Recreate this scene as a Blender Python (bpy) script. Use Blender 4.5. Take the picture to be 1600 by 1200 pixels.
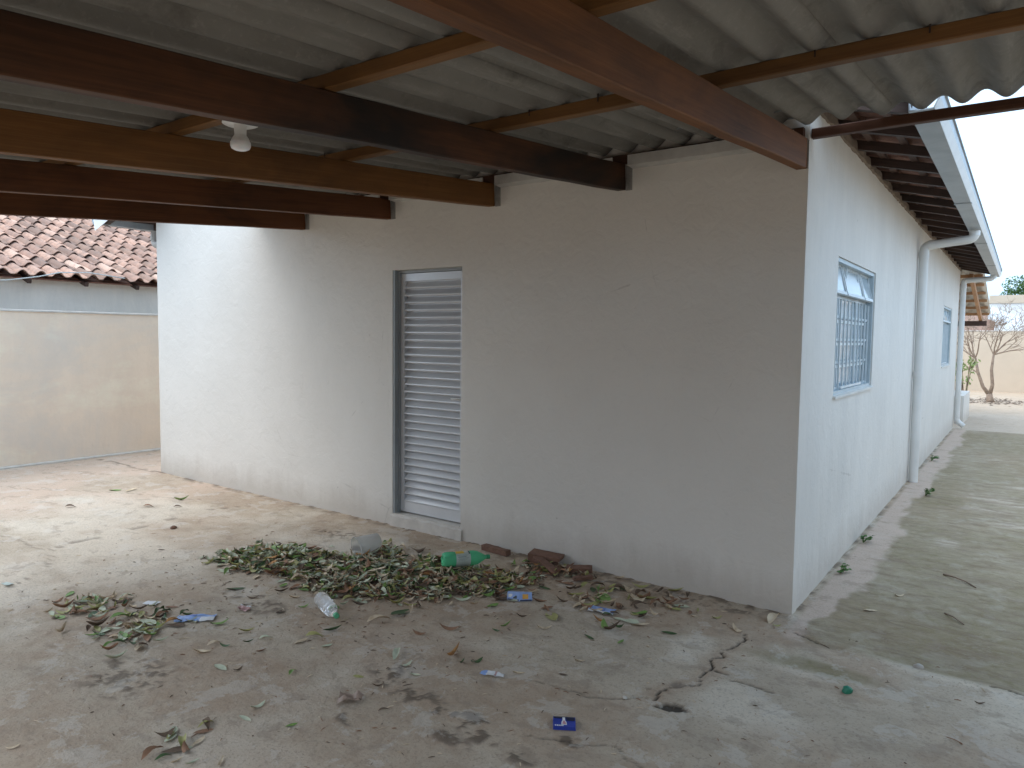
import bpy, bmesh, math, random
import numpy as np
from mathutils import Matrix, Vector
for o in list(bpy.data.objects):
    bpy.data.objects.remove(o)
S = bpy.context.scene
COL = S.collection
random.seed(11)
rng = np.random.default_rng(5)
PI = math.pi

# ------------------------------------------------------------------ camera
def basis(yaw, pitch, roll):
    f = Vector((-math.sin(yaw)*math.cos(pitch), math.cos(yaw)*math.cos(pitch), math.sin(pitch)))
    r = Vector((math.cos(yaw), math.sin(yaw), 0)); u = r.cross(f)
    return r*math.cos(roll)+u*math.sin(roll), -r*math.sin(roll)+u*math.cos(roll), f
cr, cu, cf = basis(.622, -.0648, .0115)
cam = bpy.data.cameras.new('camera'); cam.sensor_width = 36; cam.lens = 1115.28/1600*36
cam.clip_end = 900; cam.clip_start = .05
co = bpy.data.objects.new('camera', cam); COL.objects.link(co)
co.matrix_world = Matrix(((cr.x, cu.x, -cf.x, 1.0016), (cr.y, cu.y, -cf.y, -4.141), (cr.z, cu.z, -cf.z, 1.55), (0, 0, 0, 1)))
S.camera = co
# ------------------------------------------------------------------ sky, sun, exposure
W = bpy.data.worlds.new('World'); S.world = W; W.use_nodes = True
wn = W.node_tree.nodes; wl = W.node_tree.links; wn.clear()
sky = wn.new('ShaderNodeTexSky'); sky.sky_type = 'NISHITA'; sky.sun_disc = False
SUN_EL, SUN_ROT = math.radians(58), math.radians(232)
sky.sun_elevation = SUN_EL; sky.sun_rotation = SUN_ROT
sky.dust_density = 6; sky.air_density = 1.0; sky.ozone_density = 1.0
hs = wn.new('ShaderNodeHueSaturation'); hs.inputs['Saturation'].default_value = .6
mx = wn.new('ShaderNodeMix'); mx.data_type = 'RGBA'; mx.inputs[0].default_value = .55
mx.inputs[7].default_value = (7.0, 10.2, 13.9, 1)          # even cloud cover
bg = wn.new('ShaderNodeBackground'); bg.inputs[1].default_value = .12
wo = wn.new('ShaderNodeOutputWorld')
wl.new(sky.outputs[0], hs.inputs['Color']); wl.new(hs.outputs[0], mx.inputs[6])
wl.new(mx.outputs[2], bg.inputs[0]); wl.new(bg.outputs[0], wo.inputs[0])
sd = bpy.data.lights.new('sun', 'SUN'); sd.energy = .6; sd.angle = math.radians(100); sd.color = (1, .98, .95)
so = bpy.data.objects.new('sun', sd); COL.objects.link(so)
sdir = Vector((math.sin(SUN_ROT)*math.cos(SUN_EL), math.cos(SUN_ROT)*math.cos(SUN_EL), math.sin(SUN_EL)))
so.rotation_euler = sdir.to_track_quat('Z', 'Y').to_euler()
so.location = sdir*30
vs = S.view_settings; vs.view_transform = 'Standard'; vs.look = 'None'; vs.gamma = 1; vs.use_curve_mapping = False
vs.exposure = 0.9
S.cycles.max_bounces = 7; S.cycles.diffuse_bounces = 4; S.cycles.glossy_bounces = 2; S.cycles.transmission_bounces = 4; S.cycles.transparent_max_bounces = 6
S.cycles.use_denoising = True

# ------------------------------------------------------------------ helpers
class MB:
    def __init__(s): s.v = []; s.f = []; s.m = []; s.mi = 0
    def add(s, vs_, fs):
        n = len(s.v); s.v += [tuple(p) for p in vs_]
        for f in fs: s.f.append(tuple(i+n for i in f)); s.m.append(s.mi)
        return s
    def box(s, x0, x1, y0, y1, z0, z1):
        return s.add([(x0,y0,z0),(x1,y0,z0),(x1,y1,z0),(x0,y1,z0),(x0,y0,z1),(x1,y0,z1),(x1,y1,z1),(x0,y1,z1)],
                     [(0,3,2,1),(4,5,6,7),(0,1,5,4),(1,2,6,5),(2,3,7,6),(3,0,4,7)])
    def loft(s, rings, cap=True, closed=True):
        n = len(rings[0]); vs_ = [p for r in rings for p in r]; fs = []
        for i in range(len(rings)-1):
            for j in range(n if closed else n-1):
                k = (j+1) % n
                fs.append((i*n+j, i*n+k, (i+1)*n+k, (i+1)*n+j))
        if cap: fs += [tuple(range(n-1, -1, -1)), tuple((len(rings)-1)*n+j for j in range(n))]
        return s.add(vs_, fs)
    def tube(s, pts, rad, n=8, cap=True):
        pts = [Vector(p) for p in pts]; rings = []
        if not isinstance(rad, (list, tuple)): rad = [rad]*len(pts)
        up = None
        for i, p in enumerate(pts):
            t = (pts[min(i+1, len(pts)-1)]-pts[max(i-1, 0)]).normalized()
            if up is None: up = Vector((0,0,1)) if abs(t.z) < .9 else Vector((1,0,0))
            a = t.cross(up).normalized(); b = a.cross(t); up = b
            rings.append([p+(a*math.cos(2*PI*k/n)+b*math.sin(2*PI*k/n))*rad[i] for k in range(n)])
        return s.loft(rings, cap)
    def lathe(s, prof, n=20, cap=True, fn=None):      # prof [(r, z)], axis z
        rings = []
        for r, z in prof:
            rings.append([((r if fn is None else fn(r, z, 2*PI*k/n))*math.cos(2*PI*k/n), (r if fn is None else fn(r, z, 2*PI*k/n))*math.sin(2*PI*k/n), z) for k in range(n)])
        return s.loft(rings, cap)
    def xform(s, M, start=0):
        s.v = s.v[:start]+[tuple(M @ Vector(p)) for p in s.v[start:]]; return s
    def mesh(s, name, mats, smooth=False):
        me = bpy.data.meshes.new(name); me.from_pydata(s.v, [], s.f)
        for m in (mats if isinstance(mats, (list, tuple)) else [mats]): me.materials.append(m)
        if max(s.m, default=0) > 0: me.polygons.foreach_set('material_index', s.m)
        me.update()
        bm = bmesh.new(); bm.from_mesh(me); bmesh.ops.recalc_face_normals(bm, faces=bm.faces); bm.to_mesh(me); bm.free()
        if smooth: 
            me.polygons.foreach_set('use_smooth', [True]*len(me.polygons))
            if smooth is not True:
                me.set_sharp_from_angle(angle=math.radians(smooth))
        return me
    def build(s, name, mats, parent=None, smooth=False, loc=None, rot=None):
        return obj(name, s.mesh(name, mats, smooth), parent, loc, rot)
def obj(name, me, parent=None, loc=None, rot=None):
    o = bpy.data.objects.new(name, me); COL.objects.link(o)
    if parent: o.parent = parent
    if loc is not None: o.location = loc
    if rot is not None: o.rotation_euler = rot
    return o
def tag(o, label=None, cat=None, group=None, kind=None):
    if label: o['label'] = label
    if cat: o['category'] = cat
    if group: o['group'] = group
    if kind: o['kind'] = kind
    return o
def empty(name, loc=(0,0,0), rz=0):
    o = bpy.data.objects.new(name, None); COL.objects.link(o); o.location = loc; o.rotation_euler = (0,0,rz); o.empty_display_size = .1
    return o
def copy_tree(o, parent=None):
    c = o.copy(); COL.objects.link(c); c.parent = parent
    for ch in list(o.children): copy_tree(ch, c)
    return c
def hash2(ix, iy, seed):
    h = (ix.astype(np.int64)*374761393+iy.astype(np.int64)*668265263+seed*1274126177) & 0xffffffff
    h = ((h ^ (h >> 13))*1274126177) & 0xffffffff
    return ((h ^ (h >> 16)) & 0xffff)/65535.
def vnoise(x, y, seed=0):
    ix = np.floor(x); iy = np.floor(y); fx = x-ix; fy = y-iy
    fx = fx*fx*(3-2*fx); fy = fy*fy*(3-2*fy)
    a = hash2(ix, iy, seed); b = hash2(ix+1, iy, seed); c = hash2(ix, iy+1, seed); d = hash2(ix+1, iy+1, seed)
    return (a*(1-fx)+b*fx)*(1-fy)+(c*(1-fx)+d*fx)*fy
def fbm(x, y, oct=4, seed=0, gain=.5):
    t = 0; a = 1; n = 0
    for i in range(oct):
        t = t+a*vnoise(x*2**i+17.3*i, y*2**i-9.1*i, seed+i); n += a; a *= gain
    return t/n

# ------------------------------------------------------------------ materials
class NT:
    def __init__(s, name):
        s.m = bpy.data.materials.new(name); s.m.use_nodes = True
        s.n = s.m.node_tree.nodes; s.l = s.m.node_tree.links; s.n.clear()
        s.out = s.n.new('ShaderNodeOutputMaterial'); s.b = s.n.new('ShaderNodeBsdfPrincipled')
        s.l.new(s.b.outputs[0], s.out.inputs[0])
    def put(s, sock, v):
        if hasattr(v, 'links') or hasattr(v, 'is_linked'): s.l.new(v, sock)
        elif isinstance(v, (tuple, list)): sock.default_value = tuple(v) if len(v) != 3 or sock.type == 'VECTOR' else (*v, 1)
        else: sock.default_value = v
    def coord(s, kind='Object', scale=(1,1,1), rot=(0,0,0), rnd=0):
        if kind == 'World': o = s.n.new('ShaderNodeNewGeometry').outputs['Position']
        else: o = s.n.new('ShaderNodeTexCoord').outputs[kind]
        if rnd:
            oi = s.n.new('ShaderNodeObjectInfo'); va = s.n.new('ShaderNodeVectorMath'); va.operation = 'ADD'
            mu = s.n.new('ShaderNodeMath'); mu.operation = 'MULTIPLY'; mu.inputs[1].default_value = rnd
            s.l.new(oi.outputs['Random'], mu.inputs[0]); s.l.new(o, va.inputs[0]); s.l.new(mu.outputs[0], va.inputs[1]); o = va.outputs[0]
        mp = s.n.new('ShaderNodeMapping'); mp.inputs['Scale'].default_value = scale; mp.inputs['Rotation'].default_value = rot
        s.l.new(o, mp.inputs[0]); return mp.outputs[0]
    def noise(s, co_, scale=5, detail=4, rough=.5, dist=0):
        n = s.n.new('ShaderNodeTexNoise'); n.inputs['Scale'].default_value = scale; n.inputs['Detail'].default_value = detail
        n.inputs['Roughness'].default_value = rough; n.inputs['Distortion'].default_value = dist
        s.l.new(co_, n.inputs['Vector']); return n.outputs[0]
    def voro(s, co_, scale=5, feat='F1', rnd=1):
        n = s.n.new('ShaderNodeTexVoronoi'); n.feature = feat; n.inputs['Scale'].default_value = scale; n.inputs['Randomness'].default_value = rnd
        s.l.new(co_, n.inputs['Vector']); return n.outputs[0]
    def ramp(s, v, a, b, lo=0., hi=1.):
        n = s.n.new('ShaderNodeMapRange'); n.inputs[1].default_value = a; n.inputs[2].default_value = b
        n.inputs[3].default_value = lo; n.inputs[4].default_value = hi; s.l.new(v, n.inputs[0]); return n.outputs[0]
    def math(s, op, a, b=0.):
        n = s.n.new('ShaderNodeMath'); n.operation = op; s.put(n.inputs[0], a); s.put(n.inputs[1], b); return n.outputs[0]
    def mix(s, f, a, b, mode='MIX'):
        n = s.n.new('ShaderNodeMix'); n.data_type = 'RGBA'; n.blend_type = mode
        s.put(n.inputs[0], f); s.put(n.inputs[6], a); s.put(n.inputs[7], b); return n.outputs[2]
    def bump(s, h, strength=.3, dist=.01, prev=None):
        n = s.n.new('ShaderNodeBump'); n.inputs['Strength'].default_value = strength; n.inputs['Distance'].default_value = dist
        s.l.new(h, n.inputs['Height'])
        if prev is not None: s.l.new(prev, n.inputs['Normal'])
        return n.outputs[0]
    def done(s, col=None, rough=.8, nrm=None, **kw):
        if col is not None: s.put(s.b.inputs['Base Color'], col)
        s.put(s.b.inputs['Roughness'], rough)
        if nrm is not None: s.l.new(nrm, s.b.inputs['Normal'])
        for k, v in kw.items(): s.put(s.b.inputs[k.replace('_', ' ')], v)
        return s.m
    def attr(s, name):
        n = s.n.new('ShaderNodeAttribute'); n.attribute_name = name; return n

def m_noisy(name, c1, c2, scale=6, rough=.8, bump=.25, bscale=40, bdist=.004, stretch=(1,1,1), coord='Object', rnd=5., var=.0, spec=.5, lo=.35, hi=.65, **kw):
    t = NT(name); c = t.coord(coord, stretch, rnd=rnd if coord != 'World' else 0)
    n = t.ramp(t.noise(c, scale, 6, .6), lo, hi)
    col = t.mix(n, c1, c2)
    if var:
        oi = t.n.new('ShaderNodeObjectInfo'); v = t.ramp(oi.outputs['Random'], 0, 1, 1-var, 1+var)
        hsn = t.n.new('ShaderNodeHueSaturation'); t.l.new(v, hsn.inputs['Value']); t.l.new(col, hsn.inputs['Color']); col = hsn.outputs[0]
    nr = t.bump(t.noise(c, bscale, 5, .6), bump, bdist) if bump else None
    return t.done(col, rough, nr, Specular_IOR_Level=spec, **kw)

def m_plaster(name, c1, c2, streak=.0, streakc=(.5,.5,.5), bstr=.5, blot=None, dirt=0):
    t = NT(name); c = t.coord('World')
    n = t.ramp(t.noise(c, 1.3, 6, .6), .3, .7); col = t.mix(n, c1, c2)
    fine = t.ramp(t.noise(c, 55, 4, .6), .25, .75, .93, 1.04)
    col = t.mix(1., col, t.mix(fine, (0,0,0), (1,1,1)), 'MULTIPLY') if False else t.mix(t.ramp(t.noise(c, 30, 5, .7), .55, .8, 0, .12), col, (.35,.33,.3))
    if streak:
        cs = t.coord('World', (2.6,2.6,.5)); f = t.ramp(t.noise(cs, 1.5, 7, .7, .5), .42, .8, 0, streak)
        col = t.mix(f, col, streakc)
    if blot:
        f = t.ramp(t.noise(t.coord('World', (.7,.7,1.1)), 1.1, 7, .62, .4), .46, .66, 0, .8); col = t.mix(f, col, blot)
        f2 = t.ramp(t.noise(t.coord('World', (1.4,.5,1)), .9, 6, .7), .52, .7, 0, .5); col = t.mix(f2, col, tuple(min(1, v*1.35) for v in c1))
    if dirt:
        sx = t.n.new('ShaderNodeSeparateXYZ'); t.l.new(c, sx.inputs[0])
        hz = t.math('SUBTRACT', sx.outputs[2], t.math('MULTIPLY', t.noise(t.coord('World', (2.2,2.2,.5)), 1.7, 6, .7), .42))
        col = t.mix(t.math('MULTIPLY', t.ramp(hz, -.16, .06, 1, 0), dirt), col, (.40,.345,.28))
        vc = t.voro(t.coord('World', (1,1,.7)), 1.15, 'DISTANCE_TO_EDGE'); wob = t.math('ADD', vc, t.math('MULTIPLY', t.noise(c, 6, 5, .7), .035))
        hair = t.math('MULTIPLY', t.ramp(wob, .0165, .0185, 1, 0), t.ramp(t.noise(c, .8, 3), .52, .6, 0, .35)); col = t.mix(hair, col, (.40,.37,.33))
        sp = t.ramp(t.voro(c, 3.1), .012, .03, .55, 0); col = t.mix(sp, col, (.35,.31,.26))
    lump = t.noise(c, 9, 5, .62, .6); fine = t.noise(c, 120, 3, .6)
    scr = t.ramp(t.noise(t.coord('World', (14,14,3.2)), 2.0, 5, .7, .8), .35, .75)
    pim = t.ramp(t.voro(c, 16), 0, .16, 1, 0)
    nr = t.bump(lump, bstr*.9, .02); nr = t.bump(scr, bstr*.35, .008, nr); nr = t.bump(pim, bstr*.25, .004, nr); nr = t.bump(fine, bstr*.5, .002, nr)
    return t.done(col, .86, nr, Specular_IOR_Level=.25)

def m_wood(name, c1, c2, c3, dark=.25, darkscale=1.1, rough=.62):
    # grain runs along the local X axis
    t = NT(name); c = t.coord('Object', (1,1,1), rnd=9.)
    g = t.coord('Object', (1.2,26,26), rnd=9.); gr = t.noise(g, 1.6, 6, .65, .6)
    g2 = t.coord('Object', (.8,60,60), rnd=9.); fine = t.noise(g2, 2, 4, .6)
    col = t.mix(t.ramp(gr, .3, .7), c1, c2)
    col = t.mix(t.ramp(fine, .5, .8, 0, .5), col, c3)
    st = t.ramp(t.noise(t.coord('Object', (1,3,2.2), rnd=9.), darkscale, 5, .6, .5), .5-.2*dark, .72-.2*dark, 0, min(.95, .35+dark))
    col = t.mix(st, col, (.012,.009,.007))
    nr = t.bump(gr, .25, .004); nr = t.bump(fine, .3, .0015, nr)
    return t.done(col, rough, nr, Specular_IOR_Level=.3)

M = {}
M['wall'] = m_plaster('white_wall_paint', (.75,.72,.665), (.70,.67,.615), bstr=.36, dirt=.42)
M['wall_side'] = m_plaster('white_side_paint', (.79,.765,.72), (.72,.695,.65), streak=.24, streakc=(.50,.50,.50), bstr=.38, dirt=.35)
M['wall_in'] = m_noisy('inner_plaster', (.5,.48,.45), (.42,.4,.38))
M['fence'] = m_plaster('beige_boundary_plaster', (.88,.73,.58), (.81,.665,.525), streak=.2, streakc=(.56,.48,.40), bstr=.35, blot=(.70,.63,.55))
M['added_front'] = m_plaster('added_street_wall_render', (.50,.30,.20), (.42,.25,.165), bstr=.3)  # warm tone of the added street wall, for its bounce light
M['fence_cap'] = m_noisy('pale_cement_cap', (.62,.58,.52), (.5,.46,.41), 9)
M['nwall'] = m_plaster('grey_neighbour_plaster', (.80,.745,.67), (.71,.66,.59), streak=.4, streakc=(.45,.44,.42), bstr=.4)
M['cream'] = m_plaster('cream_back_wall', (.62,.515,.40), (.56,.465,.36), streak=.15, streakc=(.5,.42,.33), bstr=.3)
M['white_far'] = m_noisy('far_white_render', (.78,.78,.77), (.68,.68,.67), 1.2)
M['beam'] = m_wood('brown_hardwood', (0.193,0.076,0.023), (0.124,0.046,0.014), (0.250,0.109,0.036), .32)
M['beam_dark'] = m_wood('stained_hardwood', (0.121,0.045,0.016), (0.068,0.026,0.009), (0.152,0.062,0.022), .75, .8)
M['beam_mid'] = m_wood('amber_hardwood', (0.210,0.091,0.026), (0.149,0.062,0.016), (0.290,0.145,0.046), .18)
M['beam_red'] = m_wood('red_hardwood', (0.152,0.055,0.018), (0.096,0.033,0.012), (0.201,0.076,0.026), .2)
M['purlin'] = m_wood('purlin_softwood', (0.217,0.106,0.034), (0.152,0.069,0.022), (0.273,0.145,0.051), .15)
M['purlin_dark'] = m_wood('dark_red_purlin', (0.096,0.040,0.020), (0.065,0.026,0.014), (0.129,0.058,0.031), .2)
M['rafter'] = m_wood('eave_rafter_wood', (0.092,0.056,0.043), (0.056,0.033,0.026), (0.125,0.083,0.066), .3)
M['batten'] = m_wood('eave_batten_wood', (0.158,0.092,0.066), (0.106,0.059,0.043), (0.185,0.112,0.083), .2)
M['porchwood'] = m_wood('porch_timber', (.46,.25,.12), (.34,.17,.08), (.5,.3,.15), .0)
M['debriswood'] = m_noisy('broken_clay_brown', (.22,.12,.08), (.15,.08,.055), 25, .9, .5, 60)

def fibre(name, c1, c2, c3):
    t = NT(name); c = t.coord('Object', rnd=7.)
    col = t.mix(t.ramp(t.noise(t.coord('Object', (1,.35,1), rnd=7.), 2.2, 6, .65), .3, .7), c1, c2)
    col = t.mix(t.ramp(t.noise(t.coord('Object', (5,.9,1), rnd=7.), 1.6, 5, .7, .4), .5, .78, 0, .6), col, c3)
    col = t.mix(t.ramp(t.noise(c, 38, 5, .7), .56, .8, 0, .3), col, (.5,.48,.43))
    col = t.mix(t.ramp(t.noise(t.coord('Object', (1,.6,1), rnd=7.), 4.5, 7, .72, .6), .55, .72, 0, .6), col, (.075,.065,.052))
    col = t.mix(t.ramp(t.noise(t.coord('Object', (6,.5,1), rnd=3.), 2.2, 6, .7), .58, .74, 0, .5), col, (.42,.40,.36))
    nr = t.bump(t.noise(c, 90, 4, .6), .3, .003); nr = t.bump(t.noise(c, 12, 4, .6), .2, .006, nr)
    return t.done(col, .85, nr, Specular_IOR_Level=.25)
M['fibre'] = fibre('fibre_cement', (.27,.255,.23), (.185,.175,.157), (.125,.113,.096))
M['fibre_pale'] = fibre('fibre_cement_pale', (.6,.56,.48), (.48,.45,.4), (.4,.36,.3))
M['mortar'] = m_noisy('grey_mortar', (.34,.33,.31), (.22,.21,.195), 18, .95, .6, 50)
M['mortar_brown'] = m_noisy('brown_mortar', (.30,.235,.18), (.19,.145,.11), 9, .95, .7, 40, coord='World')
M['strip'] = m_noisy('painted_strip', (.60,.58,.54), (.48,.46,.43), 7, .8, .2, 40, coord='World')
M['alu'] = m_noisy('painted_aluminium', (.68,.69,.70), (.62,.63,.64), 3, .30, .04, 60, spec=.6, Metallic=.12)
M['alu_frame'] = m_noisy('grey_blue_frame', (.32,.345,.35), (.27,.29,.295), 4, .45, .05, 60)
M['steel'] = m_noisy('grey_blue_steel', (.50,.58,.62), (.43,.51,.55), 9, .45, .08, 60)
M['steel_light'] = m_noisy('pale_blue_steel', (.72,.78,.81), (.62,.69,.72), 9, .42, .08, 60)
M['galv'] = m_noisy('galvanised_sheet', (.42,.45,.47), (.34,.37,.39), 5, .42, .12, 8, .01, spec=.5, Metallic=.35)
M['galv_white'] = m_noisy('white_gutter_paint', (.80,.82,.83), (.74,.76,.77), 5, .45, .1, 8)
M['pvc'] = m_noisy('white_pvc', (.76,.76,.74), (.68,.68,.66), 3, .38, .05, 30)
M['pvc_grey'] = m_noisy('weathered_pvc', (.5,.49,.46), (.42,.41,.39), 5, .5, .1, 30)
M['porcelain'] = m_noisy('white_plastic', (.80,.80,.78), (.74,.74,.72), 8, .35, .0)
t = NT('bulb_diffuser'); M['bulb'] = t.done((.86,.87,.88), .3, None, Subsurface_Weight=.2)
t = NT('window_glass'); c = t.coord('Object', rnd=3.)
M['glass'] = t.done(t.mix(t.ramp(t.noise(c, 2.5, 3), .3, .7), (.55,.64,.69), (.42,.51,.57)), .10, t.bump(t.noise(c, 35, 3), .12, .003), Specular_IOR_Level=.7, Transmission_Weight=.1)
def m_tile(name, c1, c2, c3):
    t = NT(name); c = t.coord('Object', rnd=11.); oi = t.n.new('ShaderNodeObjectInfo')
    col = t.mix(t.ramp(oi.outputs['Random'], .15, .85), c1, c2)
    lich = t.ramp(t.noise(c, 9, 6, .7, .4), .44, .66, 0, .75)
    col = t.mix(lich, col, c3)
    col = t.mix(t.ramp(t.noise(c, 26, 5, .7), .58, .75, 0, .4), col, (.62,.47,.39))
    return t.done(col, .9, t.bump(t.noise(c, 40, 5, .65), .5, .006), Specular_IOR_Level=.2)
M['tile'] = m_tile('clay_tile', (.60,.37,.27), (.42,.255,.19), (.25,.175,.145))
M['tile_dark'] = m_tile('weathered_clay_tile', (.39,.245,.18), (.28,.18,.14), (.195,.145,.12))
M['tile_pale'] = m_tile('fresh_clay_tile', (.72,.50,.38), (.62,.40,.30), (.45,.29,.22))
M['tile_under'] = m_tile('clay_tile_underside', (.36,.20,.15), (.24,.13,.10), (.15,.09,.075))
M['bark'] = m_noisy('grey_bark', (.36,.27,.20), (.22,.16,.12), 14, .95, .6, 40)
M['dirtrim'] = m_noisy('dark_leaf_mould', (.10,.075,.05), (.055,.04,.03), 30, .95, .6, 60)
def m_leaf(name, c1, c2, rough=.55):
    t = NT(name); c = t.coord('Object', rnd=3.)
    return t.done(t.mix(t.ramp(t.noise(c, 28, 4, .6), .35, .65), c1, c2), rough, t.bump(t.noise(c, 60, 3), .25, .003), Specular_IOR_Level=.35)
LEAFM = {'G': m_leaf('leaf_green', (.24,.37,.10), (.15,.26,.065)), 'D': m_leaf('leaf_dark_green', (.085,.14,.055), (.05,.09,.035)),
         'O': m_leaf('leaf_olive', (.44,.41,.16), (.31,.30,.11)), 'P': m_leaf('leaf_pale_underside', (.60,.62,.46), (.47,.50,.36), .75),
         'T': m_leaf('leaf_tan', (.70,.58,.42), (.50,.38,.25), .8), 'B': m_leaf('leaf_dark_brown', (.17,.115,.075), (.10,.066,.045), .8),
         'R': m_leaf('leaf_red_brown', (.34,.19,.11), (.23,.125,.075), .7), 'A': m_leaf('leaf_amber', (.55,.29,.11), (.36,.18,.07), .7)}
M['foliage'] = m_leaf('tree_foliage', (.075,.16,.035), (.04,.09,.02))
M['foliage_pale'] = m_leaf('young_foliage', (.30,.40,.14), (.20,.29,.09))
M['weed'] = m_leaf('weed_green', (.10,.22,.05), (.06,.14,.03))
t = NT('green_pet'); M['pet_green'] = t.done((.16,.72,.38), .1, None, Transmission_Weight=.35, IOR=1.2, Specular_IOR_Level=.6)
t = NT('clear_pet'); M['pet_clear'] = t.done((.93,.94,.94), .07, None, Transmission_Weight=.74, IOR=1.18, Specular_IOR_Level=.7)
t = NT('frosted_plastic'); M['frost'] = t.done((.93,.93,.91), .12, None, Transmission_Weight=.68, IOR=1.1)
def flat(n, c, rough=.45): 
    t = NT(n); cc = t.coord('Object', rnd=2.); return t.done(t.mix(t.ramp(t.noise(cc, 30, 4), .3, .7), c, tuple(v*.82 for v in c)), rough, t.bump(t.noise(cc, 70, 3), .2, .002))
for n, c in dict(label=(.50,.56,.50), yellow=(.75,.48,.05), print_dark=(.05,.07,.08), cap_green=(.03,.30,.13), cap_lime=(.10,.42,.22), blue=(.022,.05,.33), blue_mid=(.16,.26,.62), blue_pale=(.30,.44,.78), navy=(.012,.018,.055), white=(.78,.78,.78), pink=(.62,.30,.34), paper_pink=(.55,.33,.31), kraft=(.36,.255,.195), orange=(.78,.40,.06), teal=(.03,.24,.15), cream_paper=(.66,.62,.55), black=(.015,.015,.015), stone=(.45,.41,.36), cable=(.55,.55,.52)).items():
    M[n] = flat('flat_'+n, c)

# ------------------------------------------------------------------ ground
def axis(dense0, dense1, step, lo, hi, cap0, cap1, g=1.07):
    a = list(np.arange(dense0, dense1, step)); s = step; x = a[-1]
    while x < hi: s = min(s*g, cap1 if x < 26 else 1e9); x += s; a.append(x)
    s = step; x = a[0]
    while x > lo: s = min(s*g, cap0 if x > -12 else 1e9); x -= s; a.insert(0, x)
    return np.array(a)
gx = axis(-3.5, 1.5, .0115, -220, 220, .05, .3); gy = axis(-3.3, .15, .0115, -220, 260, .15, .12)
X, Y = np.meshgrid(gx, gy); X_, Y_ = X, Y
def win_(x0, x1, y0, y1):
    return slice(max(0, np.searchsorted(gy, y0)-1), np.searchsorted(gy, y1)+1), slice(max(0, np.searchsorted(gx, x0)-1), np.searchsorted(gx, x1)+1)
def seg_d(poly, wob=0, seed=3):
    full = np.full(X_.shape, 9.); m_ = .35; W_ = win_(min(p[0] for p in poly)-m_, max(p[0] for p in poly)+m_, min(p[1] for p in poly)-m_, max(p[1] for p in poly)+m_)
    X, Y = X_[W_], Y_[W_]; d = np.full(X.shape, 9.); px = X+(fbm(X*9, Y*9, 3, seed)-.5)*wob; py = Y+(fbm(X*9, Y*9, 3, seed+9)-.5)*wob
    for (ax, ay), (bx, by) in zip(poly[:-1], poly[1:]):
        L2 = (bx-ax)**2+(by-ay)**2; t_ = np.clip(((px-ax)*(bx-ax)+(py-ay)*(by-ay))/L2, 0, 1)
        d = np.minimum(d, np.hypot(px-ax-t_*(bx-ax), py-ay-t_*(by-ay)))
    full[W_] = d; return full
def sm(v, a, b): 
    t_ = np.clip((v-a)/(b-a), 0, 1); return t_*t_*(3-2*t_)
def blob(x, y, rx, ry, n=.6, sc=4, seed=1, rot=0):
    full = np.zeros(X_.shape); m_ = max(rx, ry)*(1.1+n); W_ = win_(x-m_, x+m_, y-m_, y+m_); X, Y = X_[W_], Y_[W_]
    c, s = math.cos(rot), math.sin(rot); u = ((X-x)*c+(Y-y)*s)/rx; v = (-(X-x)*s+(Y-y)*c)/ry
    r = np.sqrt(u*u+v*v)+(fbm(X*sc, Y*sc, 4, seed)-.5)*2*n
    full[W_] = 1-sm(r, .55, 1.05); return full
crackA = [(-.121,-.407),(-.091,-.534),(-.111,-.624),(-.155,-.704),(-.14,-.773),(-.176,-.826),(-.122,-.912),(-.135,-1.002),(-.152,-1.115),(-.221,-1.24),(-.226,-1.363)]
cr_ = np.zeros(X.shape)
def crack(poly, w, wob, seed, amt=1.): 
    global cr_
    d = seg_d(poly, wob, seed); wv = w*(.35+1.1*fbm(X*14, Y*14, 2, seed+4)); cr_ = np.maximum(cr_, amt*(1-sm(d, wv*.5, wv*1.4)))
crack(crackA, .0062, .085, 3)
crack([(-.11,-.92),(-.04,-.93)], .006, .03, 5); crack([(-.025,-.974),(.073,-.961),(.17,-.975)], .006, .03, 6, .8)
crack([(.071,-.24),(.148,-.264),(.215,-.311)], .006, .02, 7); crack([(.96,-.329),(1.012,-.327),(1.07,-.354),(1.5,-.42)], .008, .03, 8)
crack([(-6.5,-2.2),(-5.275,-2.058),(-5.066,-2.005),(-4.758,-2.035),(-4.567,-1.985),(-4.2,-2.15),(-3.9,-2.6)], .009, .12, 9, .45)
crack([(-4.567,-1.985),(-4.629,-1.833),(-4.686,-1.39),(-4.756,-.986),(-4.792,-.615),(-4.6,-.2)], .009, .06, 10, .55)
crack([(-7.9,-1.6),(-6.9,-1.2),(-6.0,-.75),(-5.2,-.45)], .009, .1, 12, .3)
crack([(-.25,-1.36),(-.45,-1.5),(-.75,-1.52)], .005, .05, 13, .5); crack([(-.5,-1.9),(-.2,-1.78),(.05,-1.85),(.3,-2.1)], .005, .06, 14, .6)
hole = np.maximum(blob(-.143,-1.375,.062,.045,.8,14,21), blob(-.19,-1.40,.03,.022,.8,16,22))*.8
hole = sm(hole, .28, .5)
flake = blob(-.20,-1.17,.035,.06,.6,14,23)
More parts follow.
